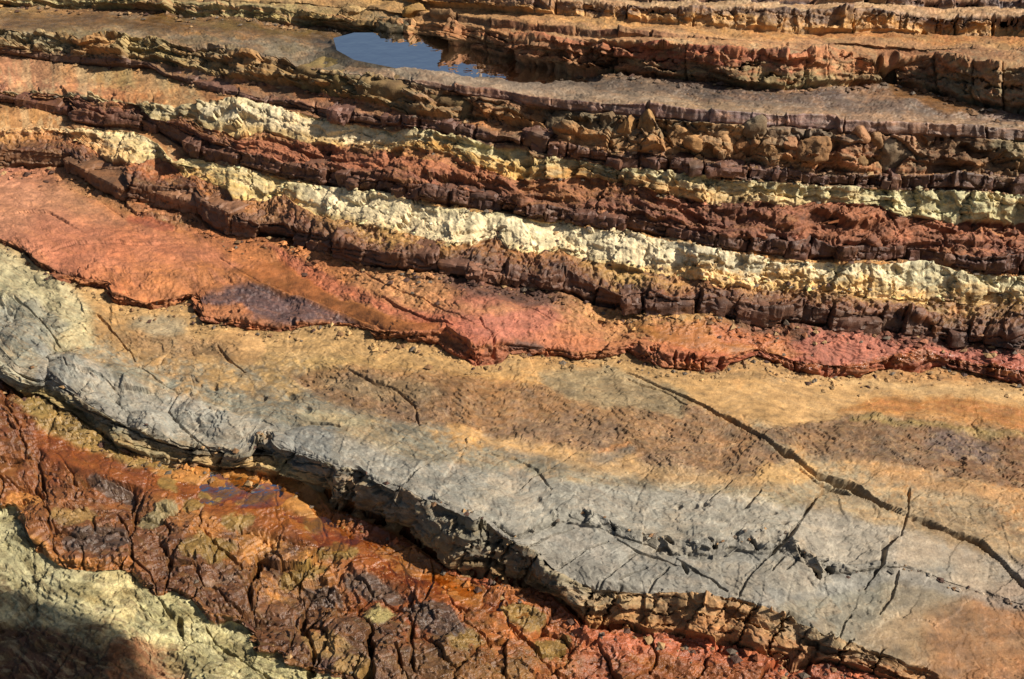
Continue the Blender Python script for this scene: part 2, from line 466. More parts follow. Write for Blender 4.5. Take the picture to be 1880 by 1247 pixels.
CK = {
    'A': ('0 110 75 50; 200 120 82 55; 250 160 115 75; 400 165 140 90; 650 200 185 125; 900 110 70 45', '0 180 168 122; 100 192 180 135; 300 202 188 130; 640 205 190 130; 800 130 90 55'),
    'A2': ('0 200 130 60; 150 215 140 62; 235 200 125 60; 262 120 70 45; 460 112 68 42; 1880 120 75 40', None),
    'B': ('0 165 100 50; 200 130 80 52; 450 112 74 52; 700 112 78 58; 950 145 102 52; 1150 155 92 38; 1500 165 98 42',
          '0 135 72 36; 250 145 82 32; 420 205 135 62; 560 215 150 75; 650 155 78 28; 800 178 82 46; 900 190 110 50; 1100 190 100 70; 1300 205 98 72; 1600 198 102 76; 1880 170 110 55'),
    'C': ('0 180 165 110; 80 168 148 84; 300 165 150 110; 450 205 170 105; 520 195 175 118; 650 150 110 60; 750 192 142 72; 870 142 116 76; 960 168 126 70; 1050 192 136 70; 1300 198 136 76; 1500 188 126 70; 1880 180 120 65',
          '0 165 160 135; 300 155 150 128; 520 118 117 108; 650 132 129 116; 850 130 126 110; 1000 150 145 125; 1150 180 150 105; 1350 190 142 88; 1500 165 145 110; 1700 185 135 80; 1880 180 125 70'),
    'DF': ('0 155 150 130; 1100 158 150 128; 1500 155 150 132; 1640 162 150 124; 1720 185 146 96; 1880 185 130 75', '0 155 150 130; 1100 152 149 132; 1500 150 149 135; 1640 152 146 124; 1760 172 142 98; 1880 175 135 85'),
    'D': ('0 150 145 125; 900 150 142 115; 1300 138 132 114; 1880 150 132 100', None),
    'F': ('0 162 160 140; 500 146 143 126; 900 154 147 126; 1200 162 151 126; 1450 168 152 120; 1880 180 150 110',
          '0 188 178 132; 100 178 145 90; 300 205 156 90; 600 206 166 96; 800 210 156 80; 900 212 152 66; 1100 206 162 96; 1300 202 152 86; 1500 208 158 92; 1880 192 124 42'),
    'G': ('0 150 95 55; 120 168 96 55; 300 172 102 50; 500 188 106 60; 700 165 100 40; 840 182 92 60; 950 172 100 60; 1100 188 112 66; 1250 188 98 66; 1450 184 84 52; 1650 165 75 42; 1880 155 70 46', None),
    'H': ('0 190 120 85; 130 200 112 68; 300 202 122 60; 480 150 92 55; 650 170 105 42; 850 192 104 76; 1000 198 114 74; 1150 194 120 60; 1300 198 100 62; 1500 196 104 82; 1700 190 90 72; 1880 180 84 62',
          '0 178 104 80; 150 172 122 66; 300 170 98 52; 420 198 116 46; 600 200 122 50; 750 208 152 86; 860 120 66 36; 1000 112 76 60; 1080 208 148 76; 1250 202 152 76; 1400 96 62 38; 1600 118 62 42; 1880 105 62 42'),
    'I': ('0 116 82 56; 300 118 83 62; 500 102 70 54; 900 116 79 64; 1200 94 64 52; 1500 98 67 54; 1880 84 55 47', None),
    'J': ('0 112 76 52; 300 120 80 56; 600 124 82 60; 1000 112 74 56; 1300 120 74 54; 1880 124 84 60',
          '0 190 140 80; 160 190 120 75; 300 160 92 52; 420 195 135 78; 560 150 105 70; 700 200 160 90; 850 165 115 60; 1000 160 105 56; 1150 200 165 95; 1300 165 112 66; 1500 185 140 80; 1700 170 140 80; 1880 160 120 70'),
    'K': ('0 205 145 80; 160 205 150 90; 280 212 192 132; 350 216 175 95; 450 226 194 115; 600 216 192 132; 900 222 197 138; 1000 226 211 152; 1150 226 194 124; 1300 226 182 108; 1500 226 188 118; 1880 220 182 112',
          '0 205 150 90; 150 220 200 150; 350 220 206 146; 700 228 216 162; 1000 216 210 166; 1150 229 221 182; 1300 216 211 182; 1880 210 208 168'),
    'LF': ('0 205 148 85; 150 200 150 100; 400 172 112 62; 800 202 152 82; 1200 222 168 92; 1400 216 152 72; 1880 202 142 76', None),
    'M': ('0 116 74 60; 300 102 68 54; 600 106 71 57; 1000 102 68 56; 1500 99 64 53; 1880 90 58 50', None),
    'N': ('0 208 148 82; 130 120 76 56; 260 128 76 56; 450 142 80 54; 640 140 84 54; 800 140 80 55; 1000 142 84 48; 1250 125 66 42; 1450 160 76 52; 1600 150 70 55; 1880 162 78 60',
          '0 205 150 86; 130 122 77 56; 280 152 92 56; 450 198 132 66; 640 202 138 68; 800 208 144 68; 900 188 94 48; 1000 188 118 58; 1200 178 98 48; 1300 140 70 42; 1480 184 98 58; 1700 188 98 68; 1880 178 92 62'),
    'P': ('280 170 155 110; 360 206 187 137; 500 222 188 112; 640 222 184 114; 800 202 154 74; 900 206 168 92; 1000 196 152 82; 1200 198 154 92; 1400 206 178 122; 1600 206 202 152; 1880 202 202 158',
          '280 160 150 115; 370 202 192 152; 500 222 212 168; 700 217 210 168; 850 197 192 142; 1000 188 184 142; 1200 192 188 148; 1500 206 203 162; 1880 197 200 158'),
    'QF': ('0 200 135 92; 150 198 134 88; 260 192 124 66; 350 192 154 100; 400 205 136 70; 600 160 118 86; 800 130 95 72; 1880 122 88 68', '0 196 132 92; 150 196 146 90; 220 188 152 86; 300 190 150 90; 400 170 120 70; 600 130 95 75; 1880 120 86 68'),
    'Q': ('0 122 88 68; 300 108 78 68; 600 116 82 74; 800 102 70 62; 1200 107 74 64; 1880 88 62 57', None),
    'S': ('0 160 130 90; 300 140 105 75; 600 160 105 70; 700 160 105 65; 1000 150 105 70; 1880 130 90 60', '0 165 135 90; 300 160 120 72; 450 185 120 60; 600 188 112 52; 700 188 112 52; 1000 192 134 74; 1880 152 102 58'),
    'RF': ('0 165 135 85; 200 190 136 76; 300 172 147 86; 450 176 136 80; 600 172 132 62; 750 142 112 66; 900 192 132 72; 1200 206 152 92; 1400 202 142 87; 1600 192 122 77; 1750 140 98 60; 1880 172 132 82',
           '0 168 148 106; 150 182 138 76; 250 192 167 106; 350 166 142 96; 500 172 132 86; 640 150 136 96; 800 142 98 68; 950 152 108 72; 1100 122 102 78; 1200 132 112 88; 1350 190 150 102; 1500 128 98 80; 1650 190 142 106; 1750 150 104 68; 1880 166 151 112'),
    'R': ('0 165 140 95; 700 130 110 85; 850 142 98 72; 1000 122 88 72; 1300 124 98 94; 1500 142 108 97; 1700 152 114 88; 1880 118 97 82', None),
    'T': ('0 182 138 82; 100 172 147 96; 300 166 137 96; 450 152 132 96; 600 132 117 90; 800 186 162 132; 1000 182 148 112; 1300 186 152 112; 1600 186 142 102; 1880 190 152 112',
          '0 186 147 82; 150 176 122 62; 350 162 112 46; 550 152 108 52; 700 122 106 86; 1000 142 112 76; 1300 122 87 66; 1500 112 86 76; 1650 152 102 52; 1880 122 97 86'),
    'U': ('0 152 136 86; 300 142 126 76; 520 152 132 76; 700 112 97 66; 800 142 97 52; 950 127 87 52; 1100 117 87 57; 1300 98 78 52; 1480 142 127 87; 1560 152 122 77; 1620 122 92 57; 1750 118 106 82; 1880 132 122 97',
          '0 187 177 122; 300 152 142 97; 500 166 152 97; 760 162 122 72; 900 152 97 62; 1100 152 87 57; 1300 147 77 57; 1440 166 102 72; 1500 182 122 77; 1600 176 117 72; 1700 142 97 62; 1880 152 127 92'),
    'VF': ('0 172 152 102; 500 182 162 102; 800 186 130 72; 1000 200 145 92; 1300 202 147 92; 1500 197 137 82; 1700 172 112 67; 1880 167 122 77', None),
    'V': ('0 170 150 100; 760 165 125 70; 900 150 100 62; 1100 145 90 60; 1300 190 135 88; 1880 168 120 78', None),
    'W': ('0 172 152 102; 500 182 150 92; 800 192 142 80; 1000 206 152 98; 1300 202 148 94; 1500 192 137 86; 1880 168 122 78', '0 180 150 92; 600 196 150 80; 900 216 162 92; 1300 202 142 72; 1500 187 122 52; 1880 192 127 57'),
    'X': ('0 180 150 92; 700 190 140 80; 1000 205 160 98; 1880 195 150 85', '0 150 120 80; 800 150 110 80; 1000 108 82 68; 1400 102 76 63; 1880 95 72 62'),
    'YF': ('0 205 160 105; 1400 206 166 116; 1880 206 158 104', None),
    'Y': ('0 130 90 66; 1880 98 72 64', None),
    'Z': ('0 172 122 82; 1880 172 122 82', None),
}
COL = np.zeros((NR, NC, 3), f32)
WET = np.zeros((NR, NC), f32)
xw = PXc + 16 * n1(PXc / 60.0, 300) + 7 * n1(PXc / 18.0, 301)
_ck = {}
for s_, (b_, t_) in CK.items():
    kb = kx(b_)
    kt = kx(t_) if t_ else kb
    _ck[s_] = [np.stack([np.interp(xw, [k[0] for k in kk], [k[1][c] for k in kk]) for c in range(3)], 1) for kk in (kb, kt)]
TW = np.clip(RT[:, None] + 0.34 * w2 + 0.22 * w3, 0, 1)
for i in range(NR):
    b_, t_ = _ck[STR[RS[i]]]
    s3 = sstep(0.25, 0.75, TW[i])[:, None]
    COL[i] = b_ * (1 - s3) + t_ * s3


def bbox(pts, pad):
    pts = np.asarray(pts)
    x0, y0 = pts.min(0) - pad
    x1, y1 = pts.max(0) + pad
    m = (PX > x0) & (PX < x1) & (PY > y0) & (PY < y1)
    return np.nonzero(m)


def seg_dist(x, y, pts):
    """distance to an open polyline, the side of it (+ to its left seen from above the survey) and the run along it 0..1"""
    best = np.full(x.shape, 1e9, f32)
    side = np.zeros(x.shape, f32)
    run = np.zeros(x.shape, f32)
    pts = np.asarray(pts, float)
    Ls = np.linalg.norm(np.diff(pts, axis=0), axis=1)
    tot, acc = Ls.sum(), 0
    for (x0, y0), (x1, y1), l in zip(pts[:-1], pts[1:], Ls):
        dx, dy = x1 - x0, y1 - y0
        t = np.clip(((x - x0) * dx + (y - y0) * dy) / max(l * l, 1e-6), 0, 1)
        d = np.hypot(x - x0 - t * dx, y - y0 - t * dy)
        c = d < best
        best = np.where(c, d, best)
        side = np.where(c, np.sign((x - x0) * dy - (y - y0) * dx), side)
        run = np.where(c, (acc + t * l) / tot, run)
        acc += l
    return best, side, run


def poly_sd(x, y, pts):
    pts = np.asarray(pts, float)
    d, _, _ = seg_dist(x, y, np.vstack([pts, pts[:1]]))
    inside = np.zeros(x.shape, bool)
    n = len(pts)
    for i in range(n):
        (x0, y0), (x1, y1) = pts[i], pts[(i + 1) % n]
        c = ((y0 > y) != (y1 > y)) & (x < (x1 - x0) * (y - y0) / (y1 - y0 + 1e-9) + x0)
        inside ^= c
    return np.where(inside, -d, d)


def ell(cx, cy, rx, ry, rot=0, n=14):
    a = np.linspace(0, 2 * math.pi, n, endpoint=False)
    c, s_ = math.cos(math.radians(rot)), math.sin(math.radians(rot))
    return np.stack([cx + rx * np.cos(a) * c - ry * np.sin(a) * s_, cy + rx * np.cos(a) * s_ + ry * np.sin(a) * c], 1)


def patch(pts, col=None, op=1.0, soft=8, wet=None, kind=None, only=None):
    """a stain or a different kind of rock with an outline of its own"""
    if isinstance(pts, str):
        pts = ln(pts)
    idx = bbox(pts, soft + 25)
    m = 1 - sstep(-soft, soft, poly_sd(WX[idx], WY[idx], pts))
    if only:
        m = m * strip_rows(*only)[idx[0]]
    mm = (m * op)[:, None]
    if col is not None:
        COL[idx] = COL[idx] * (1 - mm) + lin(col).astype(f32) * mm
    if wet is not None:
        WET[idx] = WET[idx] * (1 - m) + m * wet
    if kind:
        for r in WT:
            WT[r][idx] = WT[r][idx] * (1 - m) + m * REC[kind].get(r, 0)


DSP = np.zeros((NR, NC), f32)


def crack(s, width=3.0, depth=0.03, raise_=0.0, fall=30.0, only=None, loose=1.0):
    pts = ln(s) if isinstance(s, str) else s
    idx = bbox(pts, max(width * 4, fall * 2.5 if raise_ else 0) + 20)
    x, y = PX[idx] + loose * (CX[idx] - PX[idx]), PY[idx] + loose * (CY[idx] - PY[idx])
    d, side, run = seg_dist(x, y, pts)
    wv = np.maximum(width * np.clip(0.8 + .25 * w3[idx] + 1.6 * w1[idx], .2, 2.2), .9) * np.clip(np.minimum(run, 1 - run) * 8 + 0.35, 0, 1)
    wv = np.maximum(wv, 1.5)
    t_ = np.clip(1 - d / wv, 0, 1)
    g = -np.minimum(depth, wv * .0085) * t_ * (2 - t_)
    if raise_:
        g = g + raise_ * (side > 0) * np.exp(-d / fall) * np.clip(np.minimum(run, 1 - run) * 6, 0, 1) * sstep(0, 1.5, d)
    if only:
        g = g * strip_rows(*only)[idx[0]]
    DSP[idx] += g


def bump(cx, cy, rx, ry, h, rot=0, power=1.0, only=None):
    idx = bbox(ell(cx, cy, rx, ry, rot), 12)
    c, s_ = math.cos(math.radians(rot)), math.sin(math.radians(rot))
    x, y = CX[idx] - cx, CY[idx] - cy
    r2 = ((x * c + y * s_) / rx) ** 2 + ((-x * s_ + y * c) / ry) ** 2
    g = h * np.clip(1 - r2, 0, 1) ** power
    if only:
        g = g * strip_rows(*only)[idx[0]]
    DSP[idx] += g


# streaks and blotches that run with the bedding
MOT = {
    'A': ((150, 135, 85), (216, 202, 152), (120, 92, 58)), 'A2': ((200, 130, 60), (90, 52, 30), (150, 110, 60)), 'B': ((84, 50, 32), (172, 104, 40), (142, 116, 66)),
    'C': ((170, 150, 95), (112, 110, 102), (190, 140, 80)), 'DF': ((172, 162, 130), (132, 130, 120), (190, 150, 98)), 'D': ((120, 116, 104), (175, 162, 120), (150, 120, 80)),
    'F': ((152, 112, 70), (142, 132, 104), (214, 170, 106)), 'G': ((205, 130, 60), (110, 66, 40), (190, 110, 76)), 'H': ((206, 128, 56), (140, 82, 48), (202, 124, 92)),
    'I': ((125, 78, 48), (118, 96, 80), (72, 48, 38)), 'J': ((150, 92, 52), (170, 130, 82), (78, 52, 40)), 'K': ((216, 170, 92), (234, 227, 198), (196, 184, 136)),
    'LF': ((216, 150, 70), (150, 96, 52), (222, 200, 150)), 'M': ((132, 82, 50), (120, 98, 82), (70, 46, 38)), 'N': ((202, 134, 66), (92, 56, 40), (196, 112, 84)),
    'P': ((206, 166, 92), (228, 224, 190), (160, 152, 110)), 'QF': ((206, 140, 76), (130, 88, 60), (204, 176, 126)), 'Q': ((140, 92, 60), (124, 104, 92), (72, 50, 42)),
    'S': ((202, 138, 74), (104, 72, 52), (160, 130, 92)), 'RF': ((206, 150, 84), (108, 86, 62), (158, 146, 112)), 'R': ((180, 130, 88), (92, 68, 58), (150, 132, 118)),
    'T': ((204, 150, 96), (116, 88, 66), (156, 140, 118)), 'U': ((182, 112, 64), (92, 70, 50), (140, 128, 92)), 'VF': ((212, 160, 100), (140, 88, 56), (180, 160, 120)),
    'V': ((200, 140, 80), (100, 70, 50), (160, 130, 90)), 'W': ((216, 160, 88), (130, 90, 60), (176, 140, 90)), 'X': ((190, 140, 84), (80, 60, 50), (140, 112, 92)),
    'YF': ((210, 150, 88), (150, 110, 80), (220, 180, 130)), 'Y': ((150, 100, 70), (76, 58, 50), (190, 140, 90)), 'Z': ((190, 130, 80), (120, 90, 64), (200, 160, 110)),
}
_q = np.stack([(PX / 75 + .02 * RQ[:, None]).ravel(), np.broadcast_to((RQ / 13)[:, None], (NR, NC)).ravel() + .25 * w1.ravel(), np.repeat(RS * 3.7, NC)], 1).astype(f32)


def mottle(amount):
    for c_ in range(3):
        v_ = par(lambda p: fbm(p, 6, 310 + 9 * c_, .62), _q * f32((1.0 + .25 * c_) * (1 if amount > .5 else 1.9)) + f32(5.1 * c_ + amount)).reshape(NR, NC)
        m_ = sstep(.16, .42, v_) * (.62, .55, .6)[c_] * amount
        tint = np.array([lin(MOT[s_][c_]) for s_ in STR], f32)[RS][:, None, :]
        fac = np.array([(.9 if s_ == 'F' and amount < .5 else .5 if s_ in ('C', 'D', 'DF', 'F', 'B', 'H') and amount < .9 else .45 if s_ in 'IMQ' else .55 if s_ in 'KP' else 1) for s_ in STR], f32)[RS][:, None]
        a_ = (m_ * fac)[..., None]
        COL[:] = COL * (1 - a_) + tint * a_


mottle(.75)
#PATCHES
# platform between the grey lip and the red ledge
SL = ('F',)
patch('-300 440 0 430 105 505 200 530 360 585 640 600 820 640 960 660 1150 655 1240 675 1400 690 1400 752 1240 745 1000 700 900 700 760 680 650 660 500 655 400 640 300 625 220 590 100 540 40 500 -300 480', (205, 160, 95), .85, 16, kind='flat', only=SL)
patch('0 450 110 520 170 560 170 640 100 650 60 600 0 560 -100 540 -100 440', (205, 195, 150), .8, 14, kind='creams', only=SL)
patch(ell(440, 640, 55, 30, 15), (218, 165, 98), .9, 6, kind='sand', only=SL)
patch(ell(290, 600, 60, 18, 8), (168, 158, 130), .7, 8, only=SL)
patch(ell(330, 640, 120, 22, 6), (150, 115, 75), .7, 12, kind='crust', only=SL)
patch('520 690 640 680 800 695 1000 720 1180 715 1290 765 1400 815 1450 850 1400 885 1300 880 1180 862 1000 832 850 795 700 775 600 745', (138, 92, 54), .72, 9, kind='crust', only=SL)
patch(ell(700, 720, 120, 20, 6), (150, 128, 92), .6, 10, only=SL)
patch('985 690 1120 672 1260 735 1250 782 1120 765 1040 745', (166, 145, 106), .85, 9, kind='flat', only=SL)
patch('840 795 1000 828 1180 862 1300 880 1400 888 1400 905 1200 890 960 850 840 810', (208, 158, 92), .7, 10, only=SL)
patch(ell(985, 858, 55, 9, 14), (128, 122, 108), .7, 6, only=SL)
patch(ell(1120, 850, 45, 9, -8), (130, 124, 112), .6, 6, only=SL)
patch(ell(1130, 838, 30, 5, -10), (215, 145, 75), .8, 4, only=SL)
patch('1220 690 1400 700 1600 695 1880 715 2200 745 2200 800 1880 790 1700 765 1560 770 1480 800 1420 795 1290 755', (212, 164, 98), .95, 10, kind='sand', wet=.35, only=SL)
patch('1540 765 1620 738 1740 738 1880 758 2200 790 2200 830 1880 800 1720 772 1620 772', (196, 126, 42), .92, 9, kind='sand', wet=.7, only=SL)
patch('1500 690 1640 705 1760 715 1880 730 1880 745 1700 728 1560 712', (222, 180, 118), .7, 7, only=SL)
patch('1380 800 1480 800 1560 772 1700 790 1880 815 2200 850 2200 960 1880 930 1780 905 1650 882 1550 870 1480 855', (112, 78, 52), .78, 8, kind='crust', only=SL)
patch('1560 775 1700 790 1880 812 1880 825 1700 806 1560 792', (168, 140, 72), .8, 6, only=SL)
patch(ell(1770, 840, 70, 26, 10), (112, 92, 88), .7, 10, only=SL)
patch('1560 870 1700 895 1880 930 2200 975 2200 1000 1880 960 1760 925 1600 900', (205, 148, 82), .7, 9, only=SL)
patch('1400 862 1480 868 1500 890 1440 905 1380 895', (215, 168, 98), .8, 7, only=SL)
patch('1480 930 1650 990 1620 1030 1500 1025 1460 985', (172, 148, 112), .8, 8, only=SL)
patch(ell(640, 800, 90, 25, 15), (172, 150, 112), .6, 14, only=SL)
patch(ell(1300, 925, 110, 22, 5), (168, 152, 124), .5, 12, only=SL)
patch('0 560 80 560 120 600 90 660 20 640 -100 600', (150, 150, 138), .7, 10, only=SL)
patch(ell(100, 700, 30, 16, 20), (118, 124, 124), .7, 8)
patch('470 825 520 800 600 785 625 795 600 840 560 850', (120, 124, 120), .85, 5)
patch(ell(620, 775, 70, 12, 10), (215, 200, 150), .35, 8, only=SL)
# lower slab, wet sandy end
patch('1640 1000 1760 985 1820 1080 1900 1200 1700 1240 1580 1180 1640 1120', (182, 146, 98), .6, 30, kind='sand', wet=.25)
patch('1620 1060 1740 1020 1760 1100 1640 1130', (158, 150, 128), .7, 20)
patch('1700 1140 1880 1060 2200 1100 2200 1300 1700 1260', (178, 118, 62), .6, 25)
# red trough
TH = ('H',)
patch('355 545 420 528 470 520 560 545 650 580 655 592 600 590 520 600 450 590 440 560 380 560', (96, 78, 80), .9, 7, kind='crust', wet=.5, only=TH)
patch('360 560 440 560 460 590 380 580', (185, 112, 62), .9, 6, only=TH)
patch('430 500 520 480 620 545 720 580 800 590 800 606 700 600 640 580 560 545 470 520', (168, 100, 28), .85, 8, wet=.95, kind='sand', only=TH)
patch('0 315 120 345 230 410 160 440 0 420 -200 400 -200 300', (202, 138, 96), .75, 25, kind='flat', only=TH)
patch('60 400 230 420 400 450 440 490 260 480 100 500', (192, 112, 78), .7, 20, kind='flat', only=TH)
patch('0 320 -80 300 -80 420 0 430 300 500 480 490 500 450 400 430 330 425 250 400 120 340', None, 1, 12, kind='flat', only=TH)
patch('120 320 225 338 235 390 300 385 370 400 340 415 240 405 180 370', (166, 116, 66), .8, 8, wet=.5, only=TH)
patch(ell(280, 412, 48, 12, 4), (165, 80, 52), .9, 4, only=TH)
patch('490 450 600 500 720 555 830 590 900 630 860 640 800 600 700 565 600 535 520 490', (192, 98, 66), .85, 8, kind='redt', only=TH)
patch('640 490 800 505 840 560 1000 575 1160 590 1120 620 900 580 760 560 660 530', (208, 142, 80), .7, 16, only=TH)
patch('820 600 900 590 1000 560 1040 590 930 632 870 636', (190, 104, 82), .8, 9, only=TH)
patch('800 500 860 510 960 530 1030 545 1010 560 900 545 830 530', (92, 58, 40), .8, 6, kind='crust', only=TH)
patch(ell(968, 636, 34, 7, -4), (112, 84, 70), .85, 4)
patch('1150 590 1240 610 1400 630 1450 645 1360 640 1200 625', (186, 122, 48), .85, 7, wet=.9, kind='sand', only=TH)
patch('1500 670 1640 655 1700 640 1880 670 1880 690 1700 660 1580 676', (160, 88, 30), .8, 6, wet=1, only=('H', 'G'))
patch('1380 645 1500 665 1560 670 1480 680 1400 660', (150, 78, 30), .7, 5, wet=1, only=('G', 'H'))
# rust pavement
RB = ('B',)
patch('60 800 240 830 420 875 520 890 600 960 760 1020 900 1090 940 1140 800 1110 700 1060 560 1010 420 970 300 920 80 850', (152, 78, 24), .9, 10, wet=.9, kind='wetp', only=RB)
WETP = 1 - sstep(-14, 14, poly_sd(WX, WY, ln('60 800 240 830 420 875 520 890 600 960 760 1020 900 1090 940 1140 800 1110 700 1060 560 1010 420 970 300 920 80 850')))
patch('30 735 70 722 140 768 215 820 330 852 320 872 180 835 70 800', (172, 150, 96), .8, 8, wet=.1, only=RB)
patch('330 850 520 880 600 960 640 990 560 960 460 900 340 880', (214, 150, 76), .8, 10, kind='sand', only=RB)
WET[strip_rows('B', 'A2')] = np.maximum(WET[strip_rows('B', 'A2')], .5)
for cx, cy, rx, ry, rot, c in (
        (312, 893, 18, 18, 0, 0), (350, 935, 24, 18, 0, 0), (385, 915, 22, 14, 20, 0), (415, 905, 20, 12, -20, 0), (470, 920, 42, 9, -12, 0), (437, 963, 30, 14, -10, 0),
        (575, 963, 22, 20, 10, 0), (385, 1018, 52, 18, -5, 0), (330, 875, 60, 12, 8, 2), (600, 1015, 22, 10, -20, 0), (570, 1050, 30, 12, -10, 0),
        (632, 1022, 30, 16, 0, 0), (703, 1008, 28, 9, 5, 3), (755, 1040, 70, 24, 22, 3), (850, 1090, 54, 26, 25, 3), (960, 1140, 45, 22, 10, 0), (1015, 1188, 38, 18, -15, 0),
        (850, 1190, 32, 20, 10, 0), (696, 1130, 32, 15, 10, 4), (200, 893, 38, 13, 20, 5), (285, 955, 36, 16, -25, 6), (175, 998, 62, 22, -4, 5), (405, 1068, 30, 10, 0, 7),
        (690, 1085, 60, 22, 20, 5), (800, 1150, 60, 30, 30, 5), (590, 1090, 40, 18, 0, 5), (140, 955, 45, 18, -5, 8), (35, 905, 36, 18, 15, 1), (60, 1000, 30, 14, 30, 1),
        (475, 895, 12, 6, 0, 4), (600, 1190, 46, 22, 15, 8), (650, 1240, 40, 22, 10, 8), (540, 1060, 30, 14, -20, 0), (560, 920, 46, 30, 60, 2), (1200, 1205, 50, 16, 10, 3)):
    patch(ell(cx, cy, rx, ry, rot), [(158, 126, 64), (208, 142, 70), (212, 148, 76), (182, 112, 42), (196, 182, 130), (100, 80, 78), (150, 138, 110), (150, 120, 112), (165, 130, 78)][c], .95, 3.5,
          wet=[.3, .1, .2, .5, .05, .55, .2, .5, .1][c], only=RB)
patch('1040 1130 1110 1155 1240 1165 1330 1190 1440 1230 1440 1260 1200 1210 1080 1180', (196, 96, 70), .85, 10, kind='redt', only=RB)
patch('780 1000 840 1040 930 1076 900 1085 820 1050', (190, 88, 60), .8, 6, kind='redt', only=RB)
patch('1440 1225 1600 1200 1700 1230 1700 1300 1440 1300', (190, 95, 72), .7, 10, kind='redt', only=RB)
patch('1200 1195 1400 1225 1500 1260 1300 1300 1150 1250', (158, 90, 34), .7, 15, wet=.6, only=RB)
# cream bed in front
FA = ('A',)
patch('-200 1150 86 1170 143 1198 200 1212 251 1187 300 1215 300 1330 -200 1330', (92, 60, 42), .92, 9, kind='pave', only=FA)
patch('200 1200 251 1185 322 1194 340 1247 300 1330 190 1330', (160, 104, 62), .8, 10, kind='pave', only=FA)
patch('-100 940 60 960 80 1020 40 1060 -100 1060', (176, 166, 122), .6, 12, only=FA)
for cx, cy, rx, ry, rot in ((45, 1010, 30, 12, 30), (70, 1050, 20, 8, 30), (150, 1095, 40, 16, 10), (330, 1130, 30, 14, 20), (230, 1100, 40, 10, 5), (20, 950, 30, 12, 0), (420, 1180, 40, 14, 30), (340, 1220, 50, 20, 10)):
    patch(ell(cx, cy, rx, ry, rot), (142, 124, 74), .7, 9, only=FA)
# beds behind
patch('430 262 560 262 680 280 800 300 875 318 870 330 760 320 640 305 520 290 440 280', (192, 92, 66), .9, 7, kind='red', only=('N',))
patch('1480 376 1620 385 1660 410 1760 430 1760 450 1600 440 1480 440', (182, 86, 56), .75, 9, only=('N',))
patch('1300 350 1420 372 1420 440 1290 430', (128, 66, 40), .6, 12, only=('N',))
patch('900 300 985 275 1000 300 960 330 900 322', (214, 178, 96), .5, 10, only=('P',))
patch('500 225 640 236 780 250 800 262 640 262 500 248', (206, 186, 142), .5, 7, kind='creams', only=('P',))
patch('350 185 500 190 780 240 790 290 640 275 500 255 350 235', None, 1, 6, kind='creams', only=('P',))
patch('330 280 560 330 700 350 860 380 960 395 1240 435 1260 510 1100 490 1000 475 860 460 760 440 600 415 400 350', None, 1, 8, kind='creams', only=('K',))
patch('1060 440 1240 455 1250 490 1100 475', (228, 222, 182), .5, 8, kind='creams', only=('K',))
patch('1690 235 1830 250 1880 330 1700 312', (122, 84, 52), .7, 8, kind='ledge', only=('RF',))
patch(ell(1850, 262, 40, 26, 30), (168, 150, 112), .8, 8, kind='ledge', only=('RF',))
patch('980 195 1130 205 1140 245 1040 240 980 215', (116, 104, 80), .75, 8, only=('RF',))
patch('1380 225 1500 225 1520 262 1440 262 1390 245', (122, 104, 88), .7, 7, only=('RF',))
patch('560 55 700 62 780 68 960 120 1100 136 1000 142 800 120 640 105 580 85', (74, 72, 66), .9, 8, kind='sand', wet=.6, only=('T',))
patch('640 100 780 120 960 140 940 150 760 130 640 120', (140, 128, 118), .8, 7, only=('T',))
patch('770 125 1000 150 1240 180 1200 190 960 165 780 145', (196, 168, 138), .7, 7, kind='flat', only=('T',))
patch('1280 160 1540 172 1760 195 1760 215 1540 200 1300 185', (104, 84, 72), .75, 9, only=('T',))
patch('860 130 1100 145 1300 158 1300 175 1100 168 900 150', (112, 96, 82), .7, 8, only=('T',))
patch('0 28 300 30 540 52 660 62 640 75 400 60 200 48 0 60', (128, 92, 44), .85, 8, wet=1, kind='sand', only=('T',))
patch('300 38 560 52 620 50 560 62 400 55', (150, 122, 52), .6, 6, wet=.9, only=('T',))
patch('1620 150 1760 180 1830 205 1740 205 1640 178', (160, 106, 46), .75, 6, wet=.9, kind='sand', only=('T',))
patch(ell(80, 75, 50, 14, 10), (188, 178, 138), .7, 8)
patch(ell(190, 85, 45, 14, 0), (184, 126, 64), .7, 8)
patch(ell(255, 88, 45, 18, 5), (198, 174, 112), .7, 7)
patch('800 40 960 70 1120 80 1120 130 960 110 840 80', (138, 90, 50), .5, 9, kind='rubble', only=('U',))

patch('-100 540 90 560 200 620 330 680 420 740 460 810 330 815 180 780 60 700 -100 660', None, 1, 20, kind='lump', only=('F', 'C', 'D', 'DF'))
mottle(.4)

patch('1480 600 1560 612 1640 632 1660 650 1600 665 1520 660 1470 640', (200, 112, 88), .8, 6, kind='redt', only=TH)
patch('1700 640 1800 645 1880 655 2000 670 1880 690 1760 668', (190, 98, 80), .8, 6, kind='redt', only=TH)
patch('1180 600 1300 590 1420 612 1480 640 1400 650 1260 640', (196, 122, 52), .8, 7, wet=.6, only=TH)
patch('1290 600 1380 602 1450 620 1400 632 1320 622', (190, 100, 58), .7, 6, kind='redt', only=TH)
patch('60 640 200 690 350 745 600 800 800 858 1000 888 1200 905 1450 935 1650 980 1900 1060 1900 1130 1640 1070 1400 1120 1050 1080 900 1000 600 880 400 820 100 760', (172, 170, 162), .55, 9, only=('F', 'DF', 'D'))
patch('540 345 640 352 811 382 960 404 1060 420 1240 448 1230 490 1100 480 1020 458 900 445 800 440 700 410 600 395', (236, 226, 190), .6, 8, only=('K',))
patch('380 196 510 206 640 232 740 246 640 252 500 236 380 222', (234, 226, 194), .5, 7, only=('P',))
